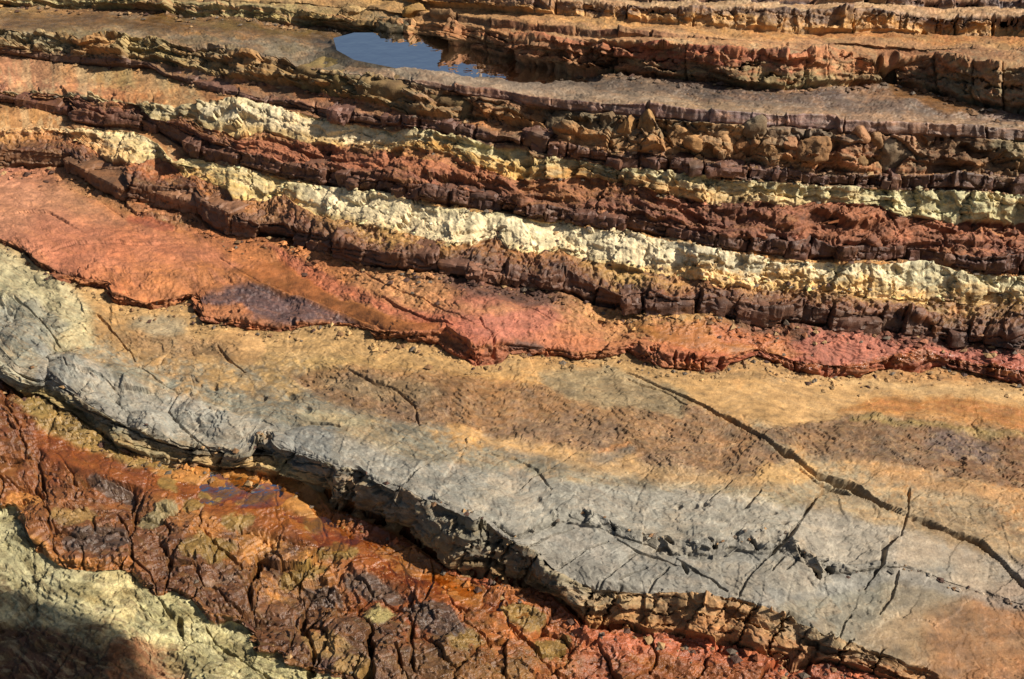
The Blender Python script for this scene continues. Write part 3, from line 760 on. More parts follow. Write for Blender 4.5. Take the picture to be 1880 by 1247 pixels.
#CRACKS
for c in ('957 908 982 886 1025 861 1072 832 1110 812', '717 936 722 915 738 888 785 856 835 837 880 822', '252 672 283 703 327 730 308 756 337 788 374 818 385 835',
          '119 669 126 686 190 703 211 716 259 723 300 720', '470 819 507 795 572 785 623 791', '971 1004 1012 988 1050 972', '1014 1070 1018 1047 1047 1029 1075 1011 1115 995',
          '1100 1085 1108 1066 1140 1040 1172 1015', '1136 1065 1160 1055 1186 1047', '1190 1085 1210 1060 1229 1044', '1355 1100 1376 1062 1390 1040', '1387 1047 1408 1026',
          '1416 1051 1441 1022', '1444 1051 1473 1015', '1588 1083 1598 1065', '1616 1130 1641 1094 1652 1051', '1541 1172 1550 1141 1563 1130',
          '1304 927 1325 908 1344 893', '1369 938 1398 911', '1240 1026 1276 1051 1337 1085', '1133 990 1179 1015 1240 1040', '1150 705 1215 730 1260 760',
          '900 845 950 862 985 875 1010 905', '400 640 420 665 450 690', '180 580 215 620 245 660', '30 560 80 600 110 640', '640 690 700 715 760 750 770 790'):
    crack(c, 2.2, .014)
crack('1412 1022 1455 979 1502 925 1530 911', 3.5, .03)
crack('1598 1065 1620 1037 1627 1008 1652 994 1663 965 1670 918', 4, .03)
crack('1150 690 1215 722 1300 768 1383 808 1455 854 1498 890 1545 904 1598 933 1652 958 1742 994 1799 1015 1880 1083 2000 1150', 1.7, .03, raise_=.014, fall=40, only=SL + ('DF', 'D'), loose=.3)
for c in ('1240 648 1236 682', '1289 650 1291 686', '1324 655 1327 686', '1262 652 1258 682', '905 625 912 662', '1062 645 1066 660', '1458 655 1462 682', '1640 655 1630 684', '1760 660 1755 684'):
    crack(c, 3.2, .045, only=('G', 'H'))
crack('1430 838 1470 866 1498 890 1560 912 1630 950', 5, .06, only=SL, loose=.4)
crack('1470 875 1505 905 1560 925', 3, .03, only=SL, loose=.4)
crack('1640 950 1742 994 1799 1015 1880 1083', 2.6, .04, only=SL, loose=.3)
for c in ('1490 1042 1503 1052 1506 1064', '1518 1042 1529 1054', '1466 1006 1476 1022', '1252 1036 1262 1056', '1118 958 1130 972', '1222 984 1236 1000', '1300 990 1318 1004', '1380 992 1392 1010'):
    crack(c, 4.5, .04)
for x, y, r in ((1245, 940, 8), (1275, 938, 9), (1293, 936, 7), (392, 718, 9), (480, 735, 10), (530, 735, 12), (350, 820, 9), (985, 925, 7), (1420, 945, 7), (1440, 962, 8), (560, 760, 14), (1375, 935, 6)):
    bump(x, y, r, r * .6, -.016)
for c, w_, d_, r_ in (('230 340 228 380 250 398 330 402 390 396 420 412', 1.5, .012, .02), ('470 515 560 545 640 575 700 600', 1.2, .008, -.02), ('640 480 700 520 800 560 870 600', 1.2, .01, 0), ('880 588 905 628', 1.5, .02, 0),
                      ('-20 320 60 325 120 345 180 372 225 405', 1.3, .012, -.018), ('60 470 140 450 260 455 340 445', 1.2, .006, .008), ('100 440 180 425 260 430', 1.2, .006, -.008), ('700 545 760 575 830 600', 1.2, .01, .012),
                      ('960 560 1010 590 1060 600', 1.2, .01, 0), ('1040 590 1120 600 1180 612', 1.5, .012, -.015), ('400 470 440 500 480 520', 1.0, .006, 0), ('20 395 90 400 150 430', 1.2, .008, .01)):
    crack(c, w_, d_, raise_=r_, fall=25, only=('H',))
# small chips along the step across the slab
for k in range(10):
    x = random.uniform(1010, 1640)
    y = np.interp(x, PXc, yD) + random.uniform(-2, 34) * (1 if x < 1450 else .6)
    a = random.uniform(5, 12)
    bump(x, y, a, a * random.uniform(.3, .7), random.choice((-.02, -.03, .012)), rot=random.uniform(-60, -10), power=1)
for c, w_, d_ in (('66 843 75 893 82 933 95 958 95 1011 120 1047', 3, .03), ('262 905 247 929 247 961 237 986 244 1029 247 1072', 4.5, .05), ('215 943 229 972 240 1000', 4, .04),
                  ('247 1029 276 1058 287 1090', 3, .03), ('301 1090 312 1040 335 1010', 3, .03), ('477 1029 466 1065 455 1087 460 1122 460 1158 470 1194', 9, .10),
                  ('545 1087 559 1122 556 1162 585 1140 609 1122', 3.5, .04), ('681 1150 676 1180 682 1212 677 1260', 10, .10), ('774 1119 763 1144 756 1180 760 1240', 3, .035),
                  ('727 1205 738 1250', 6, .06), ('792 1029 796 1072 774 1115', 2.5, .02), ('928 1097 914 1130 867 1133 821 1122', 2.5, .02), ('932 1151 961 1176 996 1208 1050 1187', 3, .03),
                  ('620 1051 652 1033 738 1015 753 1001 730 985', 2.5, .02), ('280 1087 305 1115 322 1140', 2, .02), ('380 1151 391 1180 430 1201 466 1230 500 1250', 4, .04),
                  ('330 1135 333 1180', 5, .04), ('-20 1120 72 1076 86 1051', 2.5, .02), ('520 885 516 915', 3, .03), ('0 868 21 879 75 893', 3, .02), ('560 1160 575 1200 570 1247', 8, .06),
                  ('590 1010 560 1040 545 1087', 3, .03), ('100 1250 140 1200', 2, .02)):
    crack(c, w_, d_)
# ledges inside the pavement
crack('470 1020 500 1040 560 1050 600 1010', 2, .01, raise_=.04, fall=60)
crack('545 1090 600 1110 680 1150', 2, .01, raise_=-.03, fall=60)

#JOINTS
def rand_joints(x0, x1, a, b, seed):
    r = random.Random(seed)
    out, x = [], x0
    while x < x1:
        out.append(x)
        x += r.uniform(a, b)
    return out


JBIG = [-220, -120, 0, 121, 233, 300, 363, 420, 470, 526, 560, 612, 660, 726, 800, 856, 920, 955, 994, 1030, 1085, 1144, 1180, 1240, 1276, 1315, 1346, 1386, 1426, 1469, 1519, 1577, 1612, 1650, 1686, 1712, 1740,
        1772, 1805, 1866, 1930, 2020, 2110]
JMID = [-250, -150, -60, 0, 30, 68, 131, 191, 259, 289, 344, 374, 410, 443, 480, 511, 545, 592, 617, 640, 661, 691, 722, 745, 770, 800, 824, 858, 892, 920, 943, 967, 1000, 1028, 1050, 1073, 1114, 1148, 1182, 1220,
        1250, 1274, 1311, 1346, 1375, 1403, 1440, 1482, 1533, 1570, 1608, 1635, 1662, 1685, 1710, 1751, 1778, 1805, 1838, 1870, 1930, 1990, 2060, 2130]
JUP = rand_joints(-260, 960, 26, 58, 1) + [972, 1004, 1038, 1060, 1080, 1112, 1140, 1172, 1208, 1226, 1265, 1290, 1326, 1356, 1372, 1400, 1418, 1442, 1470, 1500, 1522, 1556, 1570, 1596, 1612, 1628, 1652, 1672, 1705, 1742,
                                              1760, 1800, 1822, 1856] + rand_joints(1890, 2200, 30, 60, 2)
JTHIN = rand_joints(-250, 2200, 14, 120, 3)
JFAR = rand_joints(-250, 2200, 18, 120, 4)
JFAR2 = rand_joints(-250, 2200, 30, 80, 8)
JCL = rand_joints(-250, 2200, 60, 130, 5)
JCU = rand_joints(-250, 2200, 45, 105, 6)
JRED = rand_joints(-250, 2200, 70, 150, 7)
PIECE = np.full((NR, NC), -1, np.int32)


def joints(strips, J, depth, width, jog, slant=0.0, seed=0, tfade=1.3, warp=1.0, ledge=0.0):
    rr = np.nonzero(strip_rows(*strips))[0]
    r0, r1 = rr[0], rr[-1] + 1
    J = np.array(sorted(J), float)
    mid = int(np.median(rr))
    yref = PY[rr[0]][None, :]
    x = PX[r0:r1] + slant * (PY[r0:r1] - yref) + warp * (3.0 * w1[r0:r1] + 2.0 * w3[r0:r1])
    k = np.clip(np.searchsorted(J, x.ravel()) - 1, 0, len(J) - 2).reshape(x.shape)
    PIECE[r0:r1] = k
    a, b = J[k], J[k + 1]
    u = (x - a) / (b - a)
    d = np.minimum(x - a, b - x)
    r = np.random.default_rng(seed + 40)
    off = np.cumsum(r.uniform(-1, 1, len(J)))
    off = np.clip(off - np.convolve(off, np.ones(7) / 7, 'same'), -1.3, 1.3)
    yaw = r.uniform(-1.3, .9, len(J))
    dep = np.where(r.uniform(size=len(J)) < .3, r.uniform(.7, 1.2, len(J)), r.uniform(.08, .35, len(J)))
    wid = np.where(dep > .6, r.uniform(1.0, 1.9, len(J)), .65)
    sk = STR.index(strips[0])
    fade = np.ones(r1 - r0)
    if len(strips) > 1:
        fade = np.where(RS[r0:r1] == sk, 1.0, np.clip(1 - RT[r0:r1] * tfade, 0, 1))
    kj = np.clip(k + (u > .5), 0, len(J) - 1)
    g = -depth * dep[kj] * np.clip(1 - d / (width * wid[kj]), 0, 1) ** .6 * fade[:, None]
    g = g + jog * (off[k] + yaw[k] * (u - .5)) * fade[:, None]
    DSP[r0:r1] += g.astype(f32) * OPEN[r0:r1]


joints(('N',), JRED, .012, 2.0, .012, slant=.4, seed=12, warp=5)
joints(('I', 'J'), JBIG, .045, 2.4, .034, slant=.3, seed=1, tfade=1.4)
joints(('M',), JMID, .04, 2.0, .034, slant=.25, seed=2)
joints(('Q', 'S'), JUP, .05, 2.0, .035, slant=.15, seed=3, tfade=2)
joints(('R', 'T'), JTHIN, .03, 1.5, .016, seed=4, tfade=9)
joints(('X', 'YF'), JFAR, .05, 1.6, .03, seed=5, tfade=4)
joints(('Y',), JFAR2, .06, 2.0, .05, seed=6)
joints(('K', 'LF'), JCL, .018, 2, .02, slant=.5, seed=7, warp=4, tfade=3)
joints(('P', 'QF'), JCU, .025, 2, .03, slant=.1, seed=8, warp=4, tfade=3)
joints(('G', 'H'), JRED, .02, 2.0, .02, slant=.9, seed=9, warp=5, tfade=4)
joints(('V', 'W'), rand_joints(-250, 2200, 40, 90, 9), .04, 2, .03, seed=10, tfade=6)
joints(('U', 'VF'), [-250, -100, 60, 170, 317, 400, 460, 531, 620, 690, 763, 838, 892, 940, 1040, 1124, 1260, 1380, 1444, 1478, 1512, 1563, 1605, 1640, 1717, 1785, 1840, 1900, 2000, 2150], .03, 2.5, .05, seed=13, tfade=5)
joints(('C', 'DF', 'D'), [-250, -120, 0, 78, 130, 190, 258, 300, 345, 400, 462, 520, 570, 612, 628, 692, 737, 790, 835, 880, 905, 960, 1000, 1018, 1060, 1104, 1180, 1260, 1300, 1347, 1405, 1455, 1500, 1540, 1600, 1680, 1780, 1900, 2050],
       .04, 2.6, .024, slant=.45, seed=14, warp=3, tfade=9)
bump(1627, 128, 12, 34, -.16, -25, .6, only=('U', 'VF'))
bump(1640, 105, 14, 16, -.05, 0, .8, only=('VF', 'U'))
# undercut feet of the dark beds and of the far slab
for s_, amt in (('I', .04), ('M', .035), ('Q', .035), ('C', .03), ('U', .05), ('R', .02), ('G', .015)):
    for i in np.nonzero(strip_rows(s_))[0]:
        DSP[i] -= amt * (1 - sstep(0.02, .2, RT[i] + .1 * w1[i])) * OPEN[i]
# thin layers in each face: every layer stands a little forward or back, with open partings here and there
for s_, n_, amt, notch in (('I', 3, .012, .02), ('M', 2.5, .012, .018), ('Q', 2, .012, .018), ('C', 4, .035, .025), ('G', 2.5, .016, .016), ('U', 3.5, .05, .04), ('RF', 4, .05, .035), ('P', 3, .03, .018), ('K', 2.5, .02, .01),
                           ('N', 5, .03, .03), ('X', 2, .02, .02)):
    for i in np.nonzero(strip_rows(s_))[0]:
        v_ = RT[i] * n_ + .8 * w1[i] + .45 * w2[i] + .22 * w3[i]
        f_ = np.floor(v_)
        lay = perlin(np.stack([PXc / 75, f_ * 7.31, np.full(NC, .5)], 1).astype(f32), 61 + STR.index(s_))
        open_ = sstep(-.05, .35, perlin(np.stack([PXc / 38, f_ * 3.7 + .2, np.full(NC, 2.5)], 1).astype(f32), 63))
        DSP[i] += (amt * 1.5 * lay - notch * open_ * (1 - sstep(.03, .2, v_ - f_))) * OPEN[i]
# pavement stones and slab pieces: uneven cells around surveyed centres
SEED_B = ln('''30 880 100 880 150 860 250 850 320 885 410 910 480 930 170 915 290 940 150 970 60 960 20 930 190 1010 120 1015 210 965 270 985 340 960 400 965 470 975 540 930 560 980 620 990 660 1000
 285 1035 350 1020 400 1050 330 1070 430 1080 390 1110 500 1050 520 1110 450 1010 540 1030 600 1050 640 1080 690 1060 720 1030 780 1040 590 1120 640 1150 560 1190 620 1210 700 1130 720 1180 510 1170
 790 1100 850 1090 730 1100 800 1160 850 1190 770 1220 900 1160 960 1140 900 1220 1015 1190 960 1220 880 1050 950 1100 1080 1220 1150 1200 1250 1200 1350 1230 1450 1260 1550 1240 1650 1290 1200 1270
 1050 1160 700 1240 -60 880 -150 850 -80 950 -100 780 0 800 60 790 140 800 840 1060 1760 1320 1880 1360 1500 1320 1000 1280 1320 1310''')
SEED_C = ln('''20 600 80 560 40 520 -60 560 -160 520 20 660 100 690 160 720 230 750 300 790 400 800 180 650 280 670 350 700 230 700 430 720 520 720 400 760 560 810 490 830 600 860 660 900 560 760 680 830 760 900
 800 880 850 920 900 880 940 940 990 930 1020 890 1080 870 1100 920 1150 930 1230 940 1180 890 1320 940 1300 900 1400 940 1460 945 1560 980 1500 990 1600 1000 1640 960 1700 960 1760 960 1850 1000 1700 1010 1800 1050
 990 1010 1050 1000 1080 1040 1120 1020 1130 1060 1180 1060 1250 1080 1200 1030 1300 1050 1340 1050 1400 1080 1430 1060 1480 1080 1550 1090 1600 1100 1660 1080 1720 1100 1800 1150 1880 1120 1560 1150 1650 1180 1960 1100 2080 1150
 1500 900 1400 890 620 700 800 700 900 760 1100 720 1000 790 1200 790 1300 830 700 650 600 640 480 660 300 610 1320 720 1500 740 1700 740 1880 760 1560 840 1700 850 1850 880 2000 800 2000 920''')


def cells(rows, seeds, depth, width, tilt, seed, store=True, lift=0.0, asp=1.35):
    idx = np.nonzero(rows)[0]
    r0, r1 = idx[0], idx[-1] + 1
    x, y = CX[r0:r1] + 9 * w1[r0:r1], (CY[r0:r1] + 6 * w2[r0:r1]) * asp
    F1 = np.full(x.shape, 1e9, f32)
    F2 = np.full(x.shape, 1e9, f32)
    ID = np.zeros(x.shape, np.int32)
    for k, (sx, sy) in enumerate(seeds):
        d = np.hypot(x - sx, y - sy * asp).astype(f32)
        c = d < F1
        F2 = np.where(c, F1, np.minimum(F2, d))
        F1 = np.where(c, d, F1)
        ID = np.where(c, k, ID)
    r = np.random.default_rng(seed)
    gx, gy, o = r.uniform(-1, 1, len(seeds)), r.uniform(-1, 1, len(seeds)), r.uniform(-1, 1, len(seeds))
    e = (F2 - F1)
    wv = width * (.5 + 1.3 * np.abs(w1[r0:r1]))
    g = -depth * np.clip(1 - e / np.maximum(wv, .5), 0, 1) ** .7
    sx, sy = seeds[:, 0][ID], seeds[:, 1][ID]
    g = g + tilt * (gx[ID] * (PX[r0:r1] - sx) / 60 + gy[ID] * (PY[r0:r1] - sy) / 40 + lift * o[ID])
    if seed == 21:
        g = g * (1 - .8 * WETP[r0:r1])
    g = g * rows[r0:r1][:, None]
    DSP[r0:r1] += g.astype(f32)
    PIECE[r0:r1] = np.where(rows[r0:r1][:, None], ID, PIECE[r0:r1])
    return ID


cells(strip_rows('A2', 'B'), SEED_B, .022, 6, .012, 21, lift=1.0)
cells(strip_rows('C', 'DF', 'D', 'F'), SEED_C, .0, 3, .003, 22, lift=.3)
for bx, by, ba, bb, bh in ((50, 625, 50, 34, .03), (120, 612, 46, 30, .022), (150, 690, 60, 28, .028), (250, 700, 60, 26, .02), (180, 745, 50, 22, .035), (275, 775, 46, 24, .04), (390, 775, 70, 26, .03), (40, 560, 46, 26, .04),
                           (10, 690, 30, 30, .04), (500, 812, 40, 18, .03), (100, 520, 40, 20, .03), (440, 640, 55, 30, .012), (80, 480, 30, 18, .02)):
    bump(bx, by, ba, bb, bh, 15, .7)

#DISPLACE
DF_ = DSP.reshape(-1)


def apply(name, fn):
    w = WT[name].reshape(-1)
    m = w > 0.01
    if m.any():
        DF_[m] += (w[m] * par(fn, PF[m])).astype(f32)


apply('fbm', lambda p: .026 * fbm(p / f32(.42), 4, 1))
apply('fine', lambda p: .0045 * fbm(p / f32(.06), 4, 11, .6))
apply('facetL', lambda p: .032 * facets(p + .03 * fbm(p / f32(.15), 2, 15)[:, None], .24, 21)[0])
apply('facetM', lambda p: .017 * facets(p + .012 * fbm(p / f32(.06), 2, 16)[:, None], .095, 22)[0])
apply('facetS', lambda p: .0075 * facets(p + .005 * fbm(p / f32(.025), 1, 17)[:, None], .036, 23)[0])
apply('lam', lambda p: .007 * fbm(p * np.array([5, 5, 45], f32), 3, 31))


def terr(p):
    v = fbm(p / np.array([.55, .4, .5], f32), 6, 41, .58) * 5.0
    fl = np.floor(v)
    return .011 * (fl + sstep(.88, 1.0, v - fl))


apply('terr', terr)


def pits(p):
    F1, F2, _, _ = worley(p + .01 * fbm(p / f32(.05), 2, 51)[:, None], .05, 52)
    return -.02 * sstep(.5, .12, F1) * sstep(-.1, .3, perlin(p / f32(.2), 53))


apply('pits', pits)
apply('flute', lambda p: -.035 * np.abs(perlin(p * np.array([9, 5, 1.5], f32), 61)) * 1.6 + .012)


def crev(p):
    q = p * np.array([1, 1.6, 1.6], f32) + .04 * fbm(p / f32(.12), 3, 75)[:, None]
    F1, F2, _, _ = worley(q, .17, 76)
    return -.03 * np.clip(1 - (F2 - F1) / .07, 0, 1) * sstep(-.35, .25, perlin(p / f32(.35), 77))


def flake(p):
    q = (p + .02 * fbm(p / f32(.08), 3, 78)[:, None]) * np.array([.55, 1.3, 1.3], f32)
    h, e = facets(q, .045, 79)
    h2, e2 = facets(q, .10, 80)
    return .009 * h + .012 * h2


def vcrack(p):
    q = p * np.array([1, .5, .22], f32) + .012 * fbm(p / f32(.07), 2, 82)[:, None]
    F1, F2, _, _ = worley(q, .06, 83)
    return -.014 * np.clip(1 - (F2 - F1) / .09, 0, 1) * sstep(-.3, .3, perlin(p / f32(.22), 84))


apply('crev', crev)
apply('flake', flake)
apply('vcrack', vcrack)
apply('knob', lambda p: .03 * (0.6 - worley(p + .02 * fbm(p / f32(.09), 2, 71)[:, None], .12, 72)[0] ** 2 * 1.5))

DSP = DSP * OPEN + even(DSP, 2) * (1 - OPEN)
POS += NRM * DSP[..., None]
POOL = ln('610 80 640 77 690 76 763 68 838 81 886 100 926 105 960 118 1046 130 1100 142 1000 146 900 138 800 126 740 118 690 106 650 98 622 90')
_i = bbox(POOL, 30)
_sd = poly_sd(CX[_i], CY[_i], POOL)
_m = (PX[_i] > 630) & (_sd < 0)
WATER_Z = float(np.percentile(POS[_i][_m][:, 2], 55))
_k = 1 - sstep(-3, 9, _sd)
POS[_i + (np.full(len(_sd), 2),)] = POS[_i][:, 2] * (1 - _k) + (WATER_Z - .03 + .035 * w2[_i] + .02 * w3[_i]) * _k
NV = normals(POS).reshape(-1, 3).astype(f32)
POSF = POS.reshape(-1, 3).astype(f32)

# iron staining and weathering that follow the rock itself, not the light
st = par(lambda p: fbm(p, 5, 81, .6), PF / f32(.5)).reshape(NR, NC)
st2 = par(lambda p: fbm(p, 5, 91, .65), PF / np.array([.16, .10, .06], f32)).reshape(NR, NC)
st3 = par(lambda p: fbm(p, 3, 95, .6), PF / np.array([.05, .03, .02], f32)).reshape(NR, NC)
rust = (sstep(.25, .75, st + .5 * st2) * .35)[..., None]
COL = COL * (1 - rust) + rust * COL * np.array([1.06, .86, .62], f32)
pale = (sstep(.2, .8, -st + .4 * st2) * .25)[..., None]
COL = COL * (1 - pale) + pale * (COL * 1.15 + .03)
COL *= (1 + .30 * st2 + .22 * st3)[..., None]
lum = (COL * np.array([.3, .55, .15], f32)).sum(2, keepdims=True)
COL = COL * .9 + lum * .1
COL[..., 1] = np.maximum(COL[..., 1], .8 * COL[..., 1] + .2 * .42 * COL[..., 0])
_fl = np.array([.22 if s_ in ('A2', 'B') else .28 if s_ in ('G', 'H') else .335 for s_ in STR], f32)[RS][:, None]
COL[..., 1] = np.maximum(COL[..., 1], COL[..., 0] * _fl)
COL[..., 2] = np.maximum(COL[..., 2], COL[..., 0] * (_fl * .42))
for s_ in 'IJMQX':
    COL[RS == STR.index(s_)] *= np.array([1.2, 1.08, .82], f32)
for s_ in ('K', 'P'):
    COL[RS == STR.index(s_)] *= np.array([1.24, 1.14, 1.06], f32)
COL[RS == STR.index('T')] *= np.array([.80, .80, .80], f32)
COL[RS == STR.index('N')] *= np.array([.86, .92, .9], f32)
_j = RS == STR.index('J')
COL[_j] *= (1 - (1 - sstep(.5, .85, TW[_j]))[..., None] * np.array([.25, .30, .34], f32))
for s_, m_ in (('DF', (.83, .80, .79)), ('D', (.89, .87, .86)), ('F', (.93, .92, .91)), ('U', (1.5, 1.45, 1.4)), ('A', (1.07, 1.10, 1.12)), ('C', (1.0, .97, .95)), ('X', (1.25, 1.25, 1.25)), ('R', (1.25, 1.2, 1.2))):
    COL[RS == STR.index(s_)] *= np.array(m_, f32)
for s_ in ('A2', 'B'):
    COL[RS == STR.index(s_)] *= np.array([.94, .87, .62], f32)
COL = np.clip(COL * COLS * np.array([1.0, .985, .94], f32), .012, .8)

# ------------------------------------------------------------------ materials
def rock_material(name, bump=.5, rough=.85, speck=.0, grain=38.0, spec=.35):
    m = bpy.data.materials.new(name)
    m.use_nodes = True
    nt = m.node_tree
    N, L = nt.nodes, nt.links
    N.clear()
    out = N.new('ShaderNodeOutputMaterial')
    b = N.new('ShaderNodeBsdfPrincipled')
    L.new(b.outputs[0], out.inputs[0])
    ca = N.new('ShaderNodeVertexColor')
    ca.layer_name = 'stain'
    geo = N.new('ShaderNodeNewGeometry')
    wa = N.new('ShaderNodeAttribute')
    wa.attribute_name = 'wet'

    def noise(scale, detail=6, roughness=.65, vec=None):
        n = N.new('ShaderNodeTexNoise')
        n.inputs['Scale'].default_value = scale
        n.inputs['Detail'].default_value = detail
        n.inputs['Roughness'].default_value = roughness
        L.new(vec if vec else geo.outputs['Position'], n.inputs['Vector'])
        return n.outputs[0]

    def ramp(src, stops):
        r = N.new('ShaderNodeValToRGB')
        e = r.color_ramp.elements
        e[0].position, e[0].color = stops[0][0], (*[stops[0][1]] * 3, 1)
        e[1].position, e[1].color = stops[-1][0], (*[stops[-1][1]] * 3, 1)
        for p, v in stops[1:-1]:
            x = e.new(p)
            x.color = (v, v, v, 1)
        L.new(src, r.inputs[0])
        return r.outputs[0]

    def mul(a, b_, f=1.0):
        x = N.new('ShaderNodeMix')
        x.data_type = 'RGBA'
        x.blend_type = 'MULTIPLY'
        x.inputs[0].default_value = f
        L.new(a, x.inputs[6])
        L.new(b_, x.inputs[7])
        return x.outputs[2]

    c = mul(ca.outputs[0], ramp(noise(grain, 8, .72), [(.3, .68), (.5, 1.0), (.72, 1.25)]))
    c = mul(c, ramp(noise(grain * 4.2, 4, .7), [(.3, .78), (.6, 1.08)]))
    mp = N.new('ShaderNodeMapping')
    mp.inputs['Scale'].default_value = (3.5, 9.0, 22.0)
    mp.inputs['Rotation'].default_value = (0, 0, .45)
    L.new(geo.outputs['Position'], mp.inputs[0])
    c = mul(c, ramp(noise(2.2, 7, .7, mp.outputs[0]), [(.32, .72), (.5, 1.0), (.7, 1.18)]), .8)
    if speck:
        v = N.new('ShaderNodeTexVoronoi')
        v.inputs['Scale'].default_value = 26.0
        L.new(geo.outputs['Position'], v.inputs['Vector'])
        c = mul(c, ramp(v.outputs['Distance'], [(.07, .25), (.14, 1.0)]), speck)
    L.new(c, b.inputs['Base Color'])
    rr = N.new('ShaderNodeMapRange')
    rr.inputs['To Min'].default_value = rough
    rr.inputs['To Max'].default_value = .16
    wn_ = N.new('ShaderNodeMath')
    wn_.operation = 'MULTIPLY'
    L.new(wa.outputs['Fac'], wn_.inputs[0])
    L.new(ramp(noise(14, 4), [(.35, .35), (.6, 1.0)]), wn_.inputs[1])
    L.new(wn_.outputs[0], rr.inputs['Value'])
    L.new(rr.outputs[0], b.inputs['Roughness'])
    b.inputs['Specular IOR Level'].default_value = spec
    bp = N.new('ShaderNodeBump')
    bp.inputs['Strength'].default_value = bump
    bp.inputs['Distance'].default_value = .004
    ad = N.new('ShaderNodeMath')
    ad.operation = 'ADD'
    L.new(noise(60, 6, .7), ad.inputs[0])
    L.new(noise(190, 3, .6), ad.inputs[1])
    L.new(ad.outputs[0], bp.inputs['Height'])
    L.new(bp.outputs[0], b.inputs['Normal'])
    return m


M_DARK = rock_material('dark_ironstone', .6, .62, 0, 45, .5)
M_CREAM = rock_material('cream_siltstone', .7, .92, 0, 34, .25)
M_GREY = rock_material('grey_mudstone', .35, .75, .25, 30, .35)
M_RED = rock_material('red_mudstone', .7, .75, .2, 36, .4)
M_RUST = rock_material('rusty_pavement', .7, .6, .25, 34, .5)
M_TAN = rock_material('tan_sandstone', .6, .85, 0, 36, .3)

# ------------------------------------------------------------------ things and their parts
COLL = SC.collection
ci = np.arange(NR - 1)[:, None] * NC + np.arange(NC - 1)[None, :]
CELL_STRIP = RS[1:][:, None] * np.ones((1, NC - 1), int)
CELL_X = (PX[1:, 1:] + PX[:-1, :-1]) / 2
CELL_Y = (PY[1:, 1:] + PY[:-1, :-1]) / 2
CELL_P = PIECE[1:, :-1]
UNSET = np.ones((NR - 1, NC - 1), bool)


def emit(cellmask, name, mat, parent=None, base=None, skirt=.035):
    """cut the marked cells out of the surface as one solid piece"""
    r, c = np.nonzero(cellmask)
    if len(r) < 2:
        return None
    v0 = (r * NC + c).astype(np.int64)
    quads = np.stack([v0, v0 + 1, v0 + NC + 1, v0 + NC], 1)
    ids, inv = np.unique(quads.ravel(), return_inverse=True)
    quads = inv.reshape(-1, 4)
    co = POSF[ids].copy()
    nv = NV[ids]
    col = COL.reshape(-1, 3)[ids]
    wet = WET.reshape(-1)[ids]
    n = len(ids)
    E = np.concatenate([quads[:, [0, 1]], quads[:, [1, 2]], quads[:, [2, 3]], quads[:, [3, 0]]])
    key = np.minimum(E[:, 0], E[:, 1]) * n + np.maximum(E[:, 0], E[:, 1])
    _, fi, cnt = np.unique(key, return_index=True, return_counts=True)
    bE = E[fi[cnt == 1]]
    bv, binv = np.unique(bE.ravel(), return_inverse=True)
    binv = binv.reshape(-1, 2)
    cen = co.mean(0)
    mn = nv.mean(0)
    mn /= max(np.linalg.norm(mn), 1e-6)
    low = co[bv] - NRM.reshape(-1, 3)[ids[bv]] * skirt
    sk = np.stack([bE[:, 1], bE[:, 0], binv[:, 0] + n, binv[:, 1] + n], 1)
    cb = n + len(bv)
    cap = np.stack([binv[:, 0] + n, np.full(len(bE), cb), binv[:, 1] + n], 1)
    if np.ptp(co, axis=0).max() > .6:
        cap = cap[:0]
    co = np.concatenate([co, low, (cen - mn * (skirt * 1.8 + .01))[None]]).astype(f32)
    nq = np.concatenate([nv, nv[bv], -mn[None]])
    col = np.concatenate([col, col[bv], col[:1]])
    wet = np.concatenate([wet, wet[bv], wet[:1]])
    org = np.array(base if base is not None else (0, 0, 0), f32)
    me = bpy.data.meshes.new(name)
    quads = np.concatenate([quads, sk])
    nQ, nT = len(quads), len(cap)
    me.vertices.add(len(co))
    me.vertices.foreach_set('co', (co - org).ravel())
    me.loops.add(nQ * 4 + nT * 3)
    me.loops.foreach_set('vertex_index', np.concatenate([quads.ravel(), cap.ravel()]).astype(np.int32))
    me.polygons.add(nQ + nT)
    me.polygons.foreach_set('loop_start', np.concatenate([np.arange(nQ) * 4, nQ * 4 + np.arange(nT) * 3]).astype(np.int32))
    me.update(calc_edges=True)
    a = me.color_attributes.new('stain', 'FLOAT_COLOR', 'POINT')
    a.data.foreach_set('color', np.concatenate([col, np.ones((len(col), 1))], 1).astype(f32).ravel())
    a = me.attributes.new('wet', 'FLOAT', 'POINT')
    a.data.foreach_set('value', wet.astype(f32))
    me.materials.append(mat)
    me.polygons.foreach_set('use_smooth', np.ones(nQ + nT, bool))
    me.normals_split_custom_set_from_vertices(nq.tolist())
    o = bpy.data.objects.new(name, me)
    COLL.objects.link(o)
    if parent is not None:
        o.parent = parent
    else:
        o.location = tuple(float(t) for t in org)
    UNSET[cellmask] = False
    return o


def base_of(mask):
    r, c = np.nonzero(mask)
    p = POSF[r * NC + c]
    return (float(p[:, 0].mean()), float(p[:, 1].mean()), float(p[:, 2].min()))


